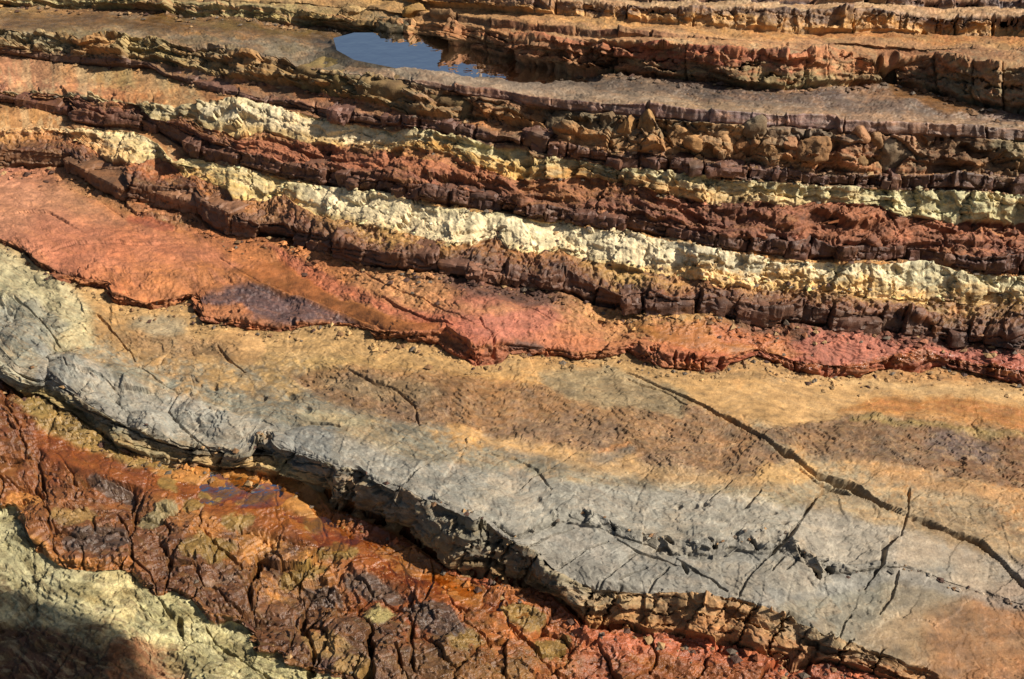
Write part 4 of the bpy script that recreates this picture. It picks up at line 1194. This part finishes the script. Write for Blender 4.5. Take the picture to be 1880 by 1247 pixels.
def islands(m, least):
    """the separate patches of a mask, joined cell to cell"""
    rr, cc = np.nonzero(m)
    r0, c0 = rr.min(), cc.min()
    sub = np.pad(m[r0:rr.max() + 1, c0:cc.max() + 1], 1)
    par_, runs, prev = [], [], []

    def find(a):
        while par_[a] != a:
            a = par_[a]
        return a
    for i in range(sub.shape[0]):
        e = np.nonzero(np.diff(sub[i].astype(np.int8)))[0]
        cur = []
        for a, b in zip(e[::2] + 1, e[1::2] + 1):
            q = len(par_)
            par_.append(q)
            for (pa, pb, pq) in prev:
                if pa < b and a < pb:
                    par_[find(pq)] = find(q)
            cur.append((a, b, q))
            runs.append((i, a, b, q))
        prev = cur
    groups = {}
    for i, a, b, q in runs:
        groups.setdefault(find(q), []).append((i, a, b))
    for g in groups.values():
        if sum(b - a for _, a, b in g) < least and len(groups) > 1:
            continue
        out = np.zeros_like(m)
        for i, a, b in g:
            out[r0 + i - 1, c0 + a - 1:c0 + b - 1] = True
        yield out


def bed(name, strips, x0, x1, label, cat, piece, mat, group=None, pieces=True, extra=None, minc=60, skirt=.035, whole=()):
    if isinstance(piece, str):
        piece = {s_: piece for s_ in strips}
    m = np.isin(CELL_STRIP, [STR.index(s_) for s_ in strips]) & (CELL_X >= x0) & (CELL_X < x1) & UNSET
    if extra is not None:
        m &= extra
    if not m.any():
        return None
    b = base_of(m)
    if not pieces:
        o = emit(m, name, mat, None, b, skirt)
    else:
        o = bpy.data.objects.new(name, None)
        COLL.objects.link(o)
        o.location = b
        for pn in dict.fromkeys(piece[s_] for s_ in strips):
            mp_ = m & np.isin(CELL_STRIP, [STR.index(s_) for s_ in strips if piece[s_] == pn])
            if pn in whole:
                CELL_P[mp_] = 0
            ks, cnt = np.unique(CELL_P[mp_], return_counts=True)
            big = [k for k, n in zip(ks, cnt) if n >= minc] or list(ks[:1])
            for k, n in zip(ks, cnt):
                if k not in big:
                    CELL_P[mp_ & (CELL_P == k)] = min(big, key=lambda t: abs(int(t) - int(k)))
            for k in big:
                mk = mp_ & (CELL_P == k)
                if name == 'rock_platform':
                    for part_ in islands(mk, minc):
                        emit(part_, pn, mat, o, b, skirt)
                else:
                    emit(mk, pn, mat, o, b, skirt)
    o['label'] = label
    o['category'] = cat
    if group:
        o['group'] = group
    return o


def structure(name, strips, x0, x1, mat, extra=None):
    m = np.isin(CELL_STRIP, [STR.index(s_) for s_ in strips]) & (CELL_X >= x0) & (CELL_X < x1) & UNSET
    if extra is not None:
        m &= extra
    o = emit(m, name, mat, None, base_of(m), .08)
    o['kind'] = 'structure'
    return o


#THINGS
BIG = 9999
wcx, wcy = WX[1:, 1:], WY[1:, 1:]


def inpoly(s):
    return poly_sd(wcx, wcy, ln(s)) < 0


GB = 'iron brown block beds'
GC = 'pale cream beds'
bed('cream_ledge', ('A',), -BIG, BIG, 'pale cream lumpy bed in the corner below the rust brown cracked pavement', 'rock bed', 'slab', M_CREAM, GC, pieces=False)
bed('cracked_pavement', ('A2', 'B'), -BIG, BIG, 'wet rust brown cracked stone pavement under the lip of the grey slab', 'rock pavement', dict(A2='edge_stone', B='stone'), M_RUST)
bed('grey_slab_ledge', ('C', 'DF', 'D'), -BIG, BIG, 'broad smooth grey ledge with a jagged lip and slanting cracks', 'rock ledge', dict(C='lip_block', DF='slab', D='slab'), M_GREY)
sandy = inpoly('1220 690 1400 700 1600 690 1880 705 2200 740 2200 830 1880 805 1700 775 1560 775 1480 800 1420 795 1290 755')
structure('sandy_ground', ('F',), -BIG, BIG, M_TAN, sandy)
bed('rock_platform', ('F',), -BIG, BIG, 'nearly flat grey, tan and brown crusted rock platform between grey lip and red ledge', 'rock platform', 'slab', M_GREY)
bed('orange_shelf', ('G', 'H'), -BIG, 540, 'smooth pink and orange shelf below the wide dark brown blocks', 'rock shelf', dict(G='edge_block', H='slab'), M_RED)
bed('red_ledge', ('G', 'H'), 540, BIG, 'broken red and orange wet ledge in front of the largest dark brown block bed', 'rock ledge', dict(G='edge_block', H='slab'), M_RED)
BIGB = bed('brown_block_bed', ('I', 'J'), -BIG, BIG, 'largest and lowest dark brown bed split into upright blocks', 'rock bed', dict(I='backing', J='block_top'), M_DARK, GB, whole=('backing',))
bed('cream_bed', ('K', 'LF'), -BIG, BIG, 'smooth yellowish cream bed lying on the largest dark brown blocks', 'rock bed', dict(K='block', LF='bed_top'), M_CREAM, GC)
MIDB = bed('brown_block_bed', ('M',), -BIG, BIG, 'narrow dark brown block bed between the yellowish cream bed and the red band', 'rock bed', 'backing', M_DARK, GB, whole=('backing',))
bed('red_band', ('N',), -BIG, BIG, 'ragged brick red and orange band beneath the knobbly pale green cream bed', 'rock bed', 'block', M_RED)
bed('pink_shelf', ('P', 'QF'), -BIG, 262, 'pinkish tan shelf at the far side of the small dark blocks, left end', 'rock shelf', 'block', M_TAN)
bed('cream_bed', ('P', 'QF'), 262, BIG, 'knobbly pitted pale green cream bed above the brick red band', 'rock bed', dict(P='block', QF='bed_top'), M_CREAM, GC)
UPB = bed('brown_block_bed', ('Q', 'S'), -BIG, BIG, 'thin dark brown block bed resting on the pale green cream bed', 'rock bed', dict(Q='backing', S='block_top'), M_DARK, GB, whole=('backing',))
bed('weathered_bank', ('RF',), -BIG, 700, 'rounded tan and olive weathered bank left of the long tilted block', 'rock bank', 'block', M_TAN, pieces=False)
bed('rubble_bank', ('RF',), 700, BIG, 'steep orange and grey bank of broken rubble under the thin purple brown bed', 'rock bank', 'block', M_TAN, pieces=False)
bed('capping_bed', ('R', 'T'), 640, BIG, 'tan topped thin purple brown capping bed with a broken front edge', 'rock bed', dict(R='block', T='slab'), M_DARK)
structure('wet_ground', ('R', 'T'), -BIG, 640, M_TAN)
bed('olive_ledge', ('U', 'VF', 'V', 'W'), -BIG, 700, 'olive grey low ledge across the wet ochre channel', 'rock ledge', 'slab', M_TAN, pieces=False)
bed('rounded_slab', ('U', 'VF', 'V', 'W'), 700, 1621, 'large thick reddish slab with a rounded end standing beside the blue pool', 'rock slab', 'slab', M_TAN, pieces=False)
bed('shaded_outcrop', ('U', 'VF', 'V', 'W'), 1621, BIG, 'dark shaded grey and brown outcrop facing the rounded end of the thick reddish slab', 'rock outcrop', 'slab', M_TAN, pieces=False)
bed('brown_block_bed', ('X', 'YF'), -BIG, BIG, 'farther row of small dark brown blocks over yellow rock behind the thick slab', 'rock bed', dict(X='block', YF='bed_top'), M_DARK, GB)
bed('brown_block_bed', ('Y',), -BIG, BIG, 'farthest thin dark brown row of blocks along the upper edge', 'rock bed', 'block', M_DARK, GB)
structure('ground', ('Z',), -BIG, BIG, M_TAN)
if UNSET.sum() > 2:
    emit(UNSET.copy(), 'rock_crumbs', M_TAN, None, (0, 0, 0))['kind'] = 'stuff'
print('left', UNSET.sum(), 'objects', len(bpy.data.objects))

#LOOSE
def at(px, py):
    """the point of the built surface seen at a surveyed spot"""
    j = int(np.argmin(np.abs(PXc - px)))
    i = int(np.argmin(np.abs(PY[:, j] - py)))
    return POS[i, j].copy()


def rock_mesh(name, v, f, col, mat, wet=0.0, amp=1.0, smooth=True, seed=0, col2=(122, 92, 62), cracks=0.0):
    """v: shaped points, pushed in and out like the rest of the rock"""
    me = bpy.data.meshes.new(name)
    me.from_pydata(v.tolist(), [], f)
    me.update()
    n = np.zeros(len(v) * 3, f32)
    me.vertices.foreach_get('normal', n)
    n = n.reshape(-1, 3)
    p = (v + seed * 3.7).astype(f32)
    d = .016 * facets(p, .11, 22)[0] + .008 * facets(p, .04, 23)[0] + .009 * fbm(p / f32(.16), 3, 5) + .005 * fbm(p / f32(.05), 3, 6)
    d = d * amp
    if cracks:
        d = d + cracks * vcrack(p) + .35 * flake(p)
    v2 = v + n * d[:, None]
    me.vertices.foreach_set('co', v2.astype(f32).ravel())
    c = lin(col).astype(f32)[None] * (1 + .3 * fbm(p / f32(.14), 4, 91))[:, None]
    dk = sstep(-.1, .35, fbm(p / f32(.13), 4, 93))[:, None]
    c = c * (1 - .55 * dk) + .55 * dk * lin(col2).astype(f32)
    c = np.clip(c * COLS * np.array([1.0, .985, .94], f32), .012, .8)
    a = me.color_attributes.new('stain', 'FLOAT_COLOR', 'POINT')
    a.data.foreach_set('color', np.concatenate([c, np.ones((len(c), 1))], 1).astype(f32).ravel())
    a = me.attributes.new('wet', 'FLOAT', 'POINT')
    a.data.foreach_set('value', np.full(len(v), wet, f32))
    me.materials.append(mat)
    me.polygons.foreach_set('use_smooth', np.full(len(f), smooth))
    me.update()
    if cracks:
        me.set_sharp_from_angle(angle=math.radians(28))
    return me


import bmesh
_bm = bmesh.new()
bmesh.ops.create_icosphere(_bm, subdivisions=5, radius=1)
ICO_V = np.array([v.co[:] for v in _bm.verts])
_bm.verts.ensure_lookup_table()
ICO_F = [[v.index for v in f_.verts] for f_ in _bm.faces]
_bm.free()


def boulder(name, px, py, rx, ry, col, label, sq=.55, dz=.0, rot=0, wet=0, amp=1, depth=1.0, group=None, cat='boulder', mat=None):
    """rx, ry: half its width and height as surveyed, px; sq squares it off"""
    c = at(px, py)
    k = np.linalg.norm(c - np.array([0, 0, CAM_H])) / FPX
    sg = np.sign(ICO_V) * np.abs(ICO_V) ** sq
    sg /= np.abs(sg).max()
    u = ICO_V * .45 + sg * .55 if sq < 1 else ICO_V
    r_ = np.random.default_rng(int(px * 7 + py))
    for _ in range(13 if sq < 1 else 8):                                   # split faces
        n_ = r_.normal(size=3)
        n_ /= np.linalg.norm(n_)
        h_ = u @ n_
        lim = h_.max() * r_.uniform(.58, .9)
        u = u - np.maximum(h_ - lim, 0)[:, None] * n_ * .97
    u = u * np.array([rx * k, rx * k * depth, ry * k]) * 1.12
    a = math.radians(rot)
    x, z = u[:, 0] * math.cos(a) - u[:, 2] * math.sin(a), u[:, 0] * math.sin(a) + u[:, 2] * math.cos(a)
    u = np.stack([x, u[:, 1], z], 1)
    me = rock_mesh(name, u + 0, ICO_F, col, mat or M_TAN, wet, amp * min(1.0, rx * k / .09), seed=int(px) % 97)
    o = bpy.data.objects.new(name, me)
    o.location = (c[0], c[1] + .62 * rx * k * depth, c[2] + dz * ry * k)
    COLL.objects.link(o)
    o['label'], o['category'] = label, cat
    if group:
        o['group'] = group
    return o


def squared(a, b, h, deep, lean=0.0, sink=.12, res=.012, tilt=0.0):
    """a squared stone from its two lower front corners: points and faces"""
    ex = b - a
    L = np.linalg.norm(ex)
    ex = ex / L
    ey = np.array([-ex[1], ex[0], 0])
    ey /= np.linalg.norm(ey)
    ez = np.cross(ex, ey)
    nx, ny, nz = max(4, int(L / res)), max(3, int(deep / (res * 1.5))), max(4, int(h / res))
    vs, fs, ids = [], [], {}

    def vid(i, j, l):
        if (i, j, l) not in ids:
            ids[(i, j, l)] = len(vs)
            vs.append((i / nx, j / ny, l / nz))
        return ids[(i, j, l)]
    for i in range(nx):
        for j in range(ny):
            fs.append([vid(i, j, nz), vid(i + 1, j, nz), vid(i + 1, j + 1, nz), vid(i, j + 1, nz)])
            fs.append([vid(i, j, 0), vid(i, j + 1, 0), vid(i + 1, j + 1, 0), vid(i + 1, j, 0)])
        for l in range(nz):
            fs.append([vid(i, 0, l), vid(i + 1, 0, l), vid(i + 1, 0, l + 1), vid(i, 0, l + 1)])
            fs.append([vid(i, ny, l), vid(i, ny, l + 1), vid(i + 1, ny, l + 1), vid(i + 1, ny, l)])
    for j in range(ny):
        for l in range(nz):
            fs.append([vid(0, j, l), vid(0, j, l + 1), vid(0, j + 1, l + 1), vid(0, j + 1, l)])
            fs.append([vid(nx, j, l), vid(nx, j + 1, l), vid(nx, j + 1, l + 1), vid(nx, j, l + 1)])
    t = np.array(vs)
    q = (t - .5) * 2
    m4 = (np.abs(q) ** 16).sum(1) ** (1 / 16.0)
    q = q / np.maximum(m4, 1e-6)[:, None] * np.abs(q).max(1)[:, None]           # slightly worn arrises
    t = q / 2 + .5
    up = (t[:, 2:3] - sink) * h * (1 + tilt * (t[:, :1] - .5))
    return ex * (t[:, :1] * L) + ey * (t[:, 1:2] * deep + lean * t[:, 2:3] * h) + ez * up, fs


def long_block(name, bl, br, hpx, deep, col, label, cat='rock block', wet=0, mat=None, lean=0.0):
    a, b = at(*bl), at(*br)
    k = np.linalg.norm((a + b) / 2 - np.array([0, 0, CAM_H])) / FPX
    v, fs = squared(a, b, hpx * k, deep, lean)
    me = rock_mesh(name, v, fs, col, mat or M_TAN, wet, 1.0, seed=int(bl[0]) % 89)
    o = bpy.data.objects.new(name, me)
    o.location = tuple(a)
    COLL.objects.link(o)
    o['label'], o['category'] = label, cat
    return o


def bed_blocks(parent, foot, edge, J, deep, seed, proud=.008, lean=.16):
    """the upright stones along the front of a dark bed"""
    kf = [l[0] for l in LINES].index(foot)
    ke = [l[0] for l in LINES].index(edge)
    r = random.Random(seed)
    base = np.array(parent.location)
    yf_, ye_ = gsmooth(ys[kf], 5), gsmooth(ys[ke], 8)
    cb = _ck[edge][0]
    J2 = [J[0]]
    for x in J[1:]:
        if x - J2[-1] > 70 or r.random() > .36:
            J2.append(x)
    for x0, x1 in zip(J2[:-1], J2[1:]):
        if x1 < -60 or x0 > 1960 or x1 - x0 < 12:
            continue
        i0, i1 = np.searchsorted(PXc, x0 + .8), np.searchsorted(PXc, x1 - .8)
        im = (i0 + i1) // 2
        gp = ys[kf][i0:i1 + 1] - ys[ke][i0:i1 + 1]
        if np.median(gp) < 7:
            continue
        a, b = P3[kf][i0].copy(), P3[kf][i1].copy()
        k = np.linalg.norm(P3[kf][im] - np.array([0, 0, CAM_H])) / FPX
        if r.random() < .3:
            continue
        h = max(float(np.median(gp)) * k * r.uniform(.78, 1.02), .02)
        ex = (b - a) / np.linalg.norm(b - a)
        back = np.array([-ex[1], ex[0], 0])
        o0 = r.uniform(-.022, .022)
        a = a + back * (o0 + r.uniform(-.02, .015) - proud)
        b = b + back * (o0 + r.uniform(-.02, .03) - proud)
        v, fs = squared(a, b, h, deep, lean * r.uniform(.3, 1.5), .08, max(.008, 2.0 * k), r.uniform(-.14, .1))
        c = np.clip(cb[im] * np.array([1.45, 1.42, 1.2]) * r.uniform(.75, 1.25), 0, 1)
        c = 255 * np.where(c <= .0031308, c * 12.92, 1.055 * c ** (1 / 2.4) - .055)
        me = rock_mesh('block', v, fs, c, M_DARK, .05, .7, seed=int(x0) % 83, col2=r.choice(((122, 82, 54), (92, 66, 48), (132, 104, 80), (76, 54, 44), (150, 100, 60))), cracks=.9)
        o = bpy.data.objects.new('block', me)
        COLL.objects.link(o)
        o.parent = parent
        o.location = tuple(a - base)


bed_blocks(BIGB, 'H', 'I', JBIG, .16, 1)
bed_blocks(MIDB, 'LF', 'M', JMID, .12, 2)
bed_blocks(UPB, 'QF', 'Q', JUP, .12, 3)
long_block('tilted_block', (655, 186), (856, 217), 36, .30, (146, 120, 80), 'long tilted squared olive brown block lying below the grey rock beside the pool', lean=.25)
long_block('olive_block', (540, 157), (632, 180), 36, .22, (142, 120, 74), 'squared olive block with a rough front, left of the long tilted block', lean=.15)
GR = 'boulders in the orange rubble'
for px, py, rx, ry, c, lab, sq, rot in (
        (1537, 268, 23, 30, (206, 148, 104), 'round pinkish boulder with a smooth domed top among the rubble', 1, 0),
        (1652, 283, 36, 40, (172, 158, 134), 'largest boulder of the rubble, pale blue grey with a tan lower half', .7, 10),
        (1572, 302, 20, 22, (160, 122, 74), 'dull brown rounded boulder tucked under the pinkish domed one', 1, 0),
        (1597, 300, 14, 24, (150, 112, 66), 'narrow brown upright boulder between two rounded ones', .8, 0),
        (1627, 300, 13, 24, (186, 136, 82), 'slim tan upright boulder touching the largest pale one', .8, 8),
        (1575, 256, 16, 16, (206, 146, 104), 'small pink lump behind the pinkish domed boulder', 1, 0),
        (1610, 262, 16, 18, (204, 156, 110), 'small peach lump beside the largest pale boulder', .8, 0),
        (1487, 292, 27, 16, (208, 148, 92), 'flat orange wedge of rock left of the pinkish domed boulder', .6, 18),
        (1494, 270, 24, 13, (176, 128, 100), 'flat purplish tan slab tipped over the orange wedge', .5, 22),
        (1450, 278, 16, 16, (208, 146, 104), 'bright peach boulder with a flat side facing the sun', .6, 0),
        (1410, 284, 26, 18, (198, 146, 88), 'broad low tan boulder above the brown blocks', .7, -15),
        (1368, 268, 18, 22, (168, 112, 66), 'rust brown banded boulder with a round face', .9, 0),
        (1362, 294, 16, 13, (196, 144, 84), 'small tan block under the rust brown banded boulder', .6, 0),
        (1332, 254, 22, 16, (214, 164, 112), 'pale peach ledge of rock with a flat top', .6, 8),
        (1276, 268, 20, 14, (208, 152, 92), 'orange rounded knob at the left part of the rubble', .9, 0),
        (1246, 260, 27, 18, (212, 158, 98), 'wide orange domed boulder above the brown block step', .9, -5),
        (1192, 234, 16, 30, (206, 158, 96), 'tall smooth orange buttress with a rounded head', .8, 6),
        (1152, 240, 16, 32, (204, 150, 86), 'leaning orange buttress left of the tall rounded one', .7, -30),
        (1120, 226, 18, 22, (128, 116, 92), 'grey blocky knob under the thin purple brown edge', .6, 0),
        (1040, 224, 34, 26, (126, 110, 84), 'large dark grey brown block at the left end of the rubble', .6, 0),
        (985, 216, 18, 15, (178, 132, 84), 'small tan knob left of the large grey brown block', .8, 0),
        (1425, 250, 20, 14, (128, 112, 98), 'grey angular slab below the purple brown edge', .5, 25),
        (1388, 240, 20, 18, (152, 140, 116), 'pale grey angular wedge beside the grey slab', .5, 30),
        (1310, 282, 12, 10, (176, 128, 70), 'little ochre lump on the lower edge of the rubble', .8, 0)):
    boulder('boulder', px, py, rx, ry, tuple(.68 * a_ + .32 * b_ for a_, b_ in zip(c, (150, 120, 88))), lab, sq, -.1, rot, 0, 1, .8, GR)
boulder('pool_rock', 726, 62, 30, 17, (112, 98, 72), 'dark wet jagged rock rising at the far edge of the blue pool', .5, .3, 12, .6, 1.2, .8, None, 'rock')
boulder('pool_rock', 688, 54, 11, 17, (128, 112, 76), 'small pointed olive rock left of the dark wet jagged rock', .6, .2, 0, .2, 1, .8, None, 'rock')
boulder('pool_rock', 765, 27, 24, 13, (188, 146, 82), 'blunt tan rock above the dark wet jagged rock', .7, .2, 0, 0, 1, .8, None, 'rock')
boulder('pool_rock', 645, 24, 24, 11, (196, 162, 108), 'low pale tan lump in the olive shallows', .8, .1, 0, .3, 1, .8, None, 'rock')
boulder('pool_rock', 600, 46, 16, 8, (176, 156, 104), 'low wet olive lump near the left end of the pool', .8, .1, 0, .5, 1, .8, None, 'rock')

# loose chips gathered at the feet of the ledges and in the hollows: nobody could count them
CH_V = np.array([(1, 0, .1), (-.9, .25, 0), (.1, .8, -.1), (-.1, -.75, .05), (.15, .1, .5), (-.2, 0, -.45)])
CH_F = np.array([(0, 2, 4), (2, 1, 4), (1, 3, 4), (3, 0, 4), (2, 0, 5), (1, 2, 5), (3, 1, 5), (0, 3, 5)])
rc = np.random.default_rng(77)
vs, fs, cs = [], [], []
for nm, n_, spread, big in (('H', 520, 26, 1.3), ('F', 420, 24, 1.0), ('B', 300, 30, 1.1), ('LF', 240, 7, 1.0), ('QF', 240, 6, 1.1), ('T', 300, 10, 1.4), ('D', 160, 16, .9), ('J', 300, 20, 1.0), ('S', 260, 6, 1.2), ('N', 160, 10, 1.0), ('A', 120, 40, .9)):
    kk = [l[0] for l in LINES].index(nm)
    for _ in range(int(n_ * 1.5)):
        x = rc.uniform(-20, 1900)
        y = np.interp(x, PXc, ys[kk]) + abs(rc.normal()) * spread * (-1 if nm in ('J', 'A') else 1) * .6
        if not -10 < y < 1260:
            continue
        j = int(np.argmin(np.abs(PXc - x)))
        i = int(np.argmin(np.abs(PY[:, j] - y)))
        p = POS[i, j]
        a = rc.uniform(0, 6.283)
        sz = big * (.005 + .017 * rc.random() ** 3)
        v = CH_V * sz * rc.uniform(.6, 1.3, (6, 1)) * np.array([1, 1, rc.uniform(.5, 1.1)])
        v = np.stack([v[:, 0] * math.cos(a) - v[:, 1] * math.sin(a), v[:, 0] * math.sin(a) + v[:, 1] * math.cos(a), v[:, 2]], 1)
        fs.append(CH_F + 6 * len(vs))
        vs.append(v + p + np.array([0, 0, sz * .25]))
        c = COL[i, j] * rc.uniform(.5, 1.5) if rc.random() < .6 else lin([(92, 62, 46), (150, 110, 70), (120, 104, 86), (190, 150, 100)][rc.integers(4)]) * COLS
        cs.append(np.repeat(np.append(np.clip(c, .01, .6), 1)[None], 6, 0))
me = bpy.data.meshes.new('rock_chips')
me.from_pydata(np.concatenate(vs).tolist(), [], np.concatenate(fs).tolist())
me.color_attributes.new('stain', 'FLOAT_COLOR', 'POINT').data.foreach_set('color', np.concatenate(cs).astype(f32).ravel())
me.materials.append(M_RED)
o = bpy.data.objects.new('rock_chips', me)
COLL.objects.link(o)
o['kind'] = 'stuff'
o['label'] = 'loose rock chips gathered at the feet of the ledges'

# added rock arm out of view, shaped overhead to shade the near corner
pts = [(3.6, -1.9, -.6, .9), (3.4, -1.6, .8, .85), (3.1, -1.1, 2.0, .75), (2.75, -.3, 2.95, .55), (2.5, .6, 3.25, .45), (2.08, 1.1, 3.2, .42), (1.80, 1.50, 3.12, .44), (1.46, 1.80, 3.06, .42), (1.22, 2.0, 3.03, .34), (1.1, 2.12, 3.02, .16)]
vs, fs, n_ = [], [], 20
for q_, (x, y, z, r_) in enumerate(pts):
    for a in range(n_):
        t = 2 * math.pi * a / n_
        k_ = 1 + .12 * math.sin(3 * t + q_) + .07 * math.sin(7 * t + 2 * q_)
        tz = min(1.0, max(0.0, (z - 1.6) / 1.2)) if q_ < 5 else 1.0
        vs.append((x + r_ * k_ * math.cos(t), y + r_ * k_ * math.sin(t) * (1 - .8 * tz) - .1 * tz * math.sin(t), z + .8 * tz * r_ * k_ * math.sin(t)))
for q_ in range(len(pts) - 1):
    for a in range(n_):
        b = (a + 1) % n_
        fs.append([q_ * n_ + a, q_ * n_ + b, (q_ + 1) * n_ + b, (q_ + 1) * n_ + a])
fs.append(list(range((len(pts) - 1) * n_, len(pts) * n_)))
fs.append(list(range(n_))[::-1])
me = bpy.data.meshes.new('shade_caster')
me.from_pydata(vs, [], fs)
me.color_attributes.new('stain', 'FLOAT_COLOR', 'POINT').data.foreach_set('color', [.22, .14, .08, 1] * len(vs))
me.materials.append(M_TAN)
o = bpy.data.objects.new('shade_caster', me)
COLL.objects.link(o)
o['kind'] = 'structure'

# water lying between the capping bed and the thick slab
_pz = [on_plane(np.array([x]), np.array([y]), WATER_Z)[0] for x, y in ln('612 70 650 60 763 60 838 74 926 98 1046 124 1120 132 1130 150 1000 154 900 148 800 138 740 128 690 118 650 110 618 92')]
me = bpy.data.meshes.new('water')
me.from_pydata([tuple(p) for p in _pz], [], [list(range(len(_pz)))])
wm = bpy.data.materials.new('pool_water')
wm.use_nodes = True
nt = wm.node_tree
N, L = nt.nodes, nt.links
N.clear()
out = N.new('ShaderNodeOutputMaterial')
gl = N.new('ShaderNodeBsdfGlossy')
gl.inputs['Roughness'].default_value = .02
tr = N.new('ShaderNodeBsdfTransparent')
tr.inputs['Color'].default_value = (.42, .43, .42, 1)
fr = N.new('ShaderNodeFresnel')
fr.inputs['IOR'].default_value = 1.33
mx = N.new('ShaderNodeMixShader')
ns = N.new('ShaderNodeTexNoise')
ns.inputs['Scale'].default_value = 9
ns.inputs['Detail'].default_value = 3
bp = N.new('ShaderNodeBump')
bp.inputs['Strength'].default_value = .45
bp.inputs['Distance'].default_value = .01
ge = N.new('ShaderNodeNewGeometry')
L.new(ge.outputs['Position'], ns.inputs['Vector'])
L.new(ns.outputs[0], bp.inputs['Height'])
L.new(bp.outputs[0], gl.inputs['Normal'])
L.new(bp.outputs[0], fr.inputs['Normal'])
L.new(fr.outputs[0], mx.inputs[0])
L.new(tr.outputs[0], mx.inputs[1])
L.new(gl.outputs[0], mx.inputs[2])
L.new(mx.outputs[0], out.inputs[0])
me.materials.append(wm)
o = bpy.data.objects.new('water', me)
COLL.objects.link(o)
o['kind'] = 'structure'
o['label'] = 'shallow blue rock pool at the foot of the thick slab'

# thin amber water standing in the hollows of the pavement
am = wm.copy()
am.name = 'amber_water'
for n_ in am.node_tree.nodes:
    if n_.type == 'BSDF_TRANSPARENT':
        n_.inputs['Color'].default_value = (.86, .72, .50, 1)
for c, pct in (('250 840 330 850 420 872 520 892 560 905 520 930 430 935 330 915 240 880', 42), ('520 890 600 950 660 985 640 1015 560 1005 480 960 430 930', 42), ('640 985 740 1015 840 1055 800 1085 700 1060 620 1020', 40),
               ('800 1060 900 1085 960 1110 980 1150 900 1140 800 1100', 42)):
    P_ = ln(c)
    # an uneven rim
    Q_ = []
    for a, b in zip(P_, np.roll(P_, -1, 0)):
        for t in np.linspace(0, 1, 7)[:-1]:
            Q_.append(a * (1 - t) + b * t)
    Q_ = np.array(Q_)
    cen_ = Q_.mean(0)
    Q_ = cen_ + (Q_ - cen_) * (1 + .12 * n1(np.arange(len(Q_)) / 2.3, 400))[:, None]
    idx = bbox(Q_, 5)
    ins = poly_sd(PX[idx], PY[idx], Q_) < 0
    lev = float(np.percentile(POS[idx][ins][:, 2], pct))
    me = bpy.data.meshes.new('water')
    me.from_pydata([tuple(on_plane(np.array([x]), np.array([y]), lev)[0]) for x, y in Q_], [], [list(range(len(Q_)))])
    me.materials.append(am)
    o = bpy.data.objects.new('water', me)
    COLL.objects.link(o)
    o['kind'] = 'structure'
    o['label'] = 'thin amber water standing in a hollow of the rock'

# the shore goes on beyond the surveyed beds
me = bpy.data.meshes.new('terrain')
zt = float(POS[-1, :, 2].min()) - .4
me.from_pydata([(-300, -60, -1.2), (300, -60, -1.2), (300, 8, -1.2), (-300, 8, -1.2), (300, 700, zt), (-300, 700, zt)], [], [(0, 1, 2, 3), (3, 2, 4, 5)])
me.color_attributes.new('stain', 'FLOAT_COLOR', 'POINT').data.foreach_set('color', [.25, .14, .06, 1] * 6)
me.materials.append(M_TAN)
o = bpy.data.objects.new('terrain', me)
COLL.objects.link(o)
o['kind'] = 'structure'
print('triangles', 2 * (NR - 1) * (NC - 1) + sum(len(o_.data.polygons) * 2 for o_ in bpy.data.objects if o_.type == 'MESH' and o_.name.split('.')[0] in ('block', 'boulder')))
print('objects', len(bpy.data.objects), 'water z', WATER_Z)
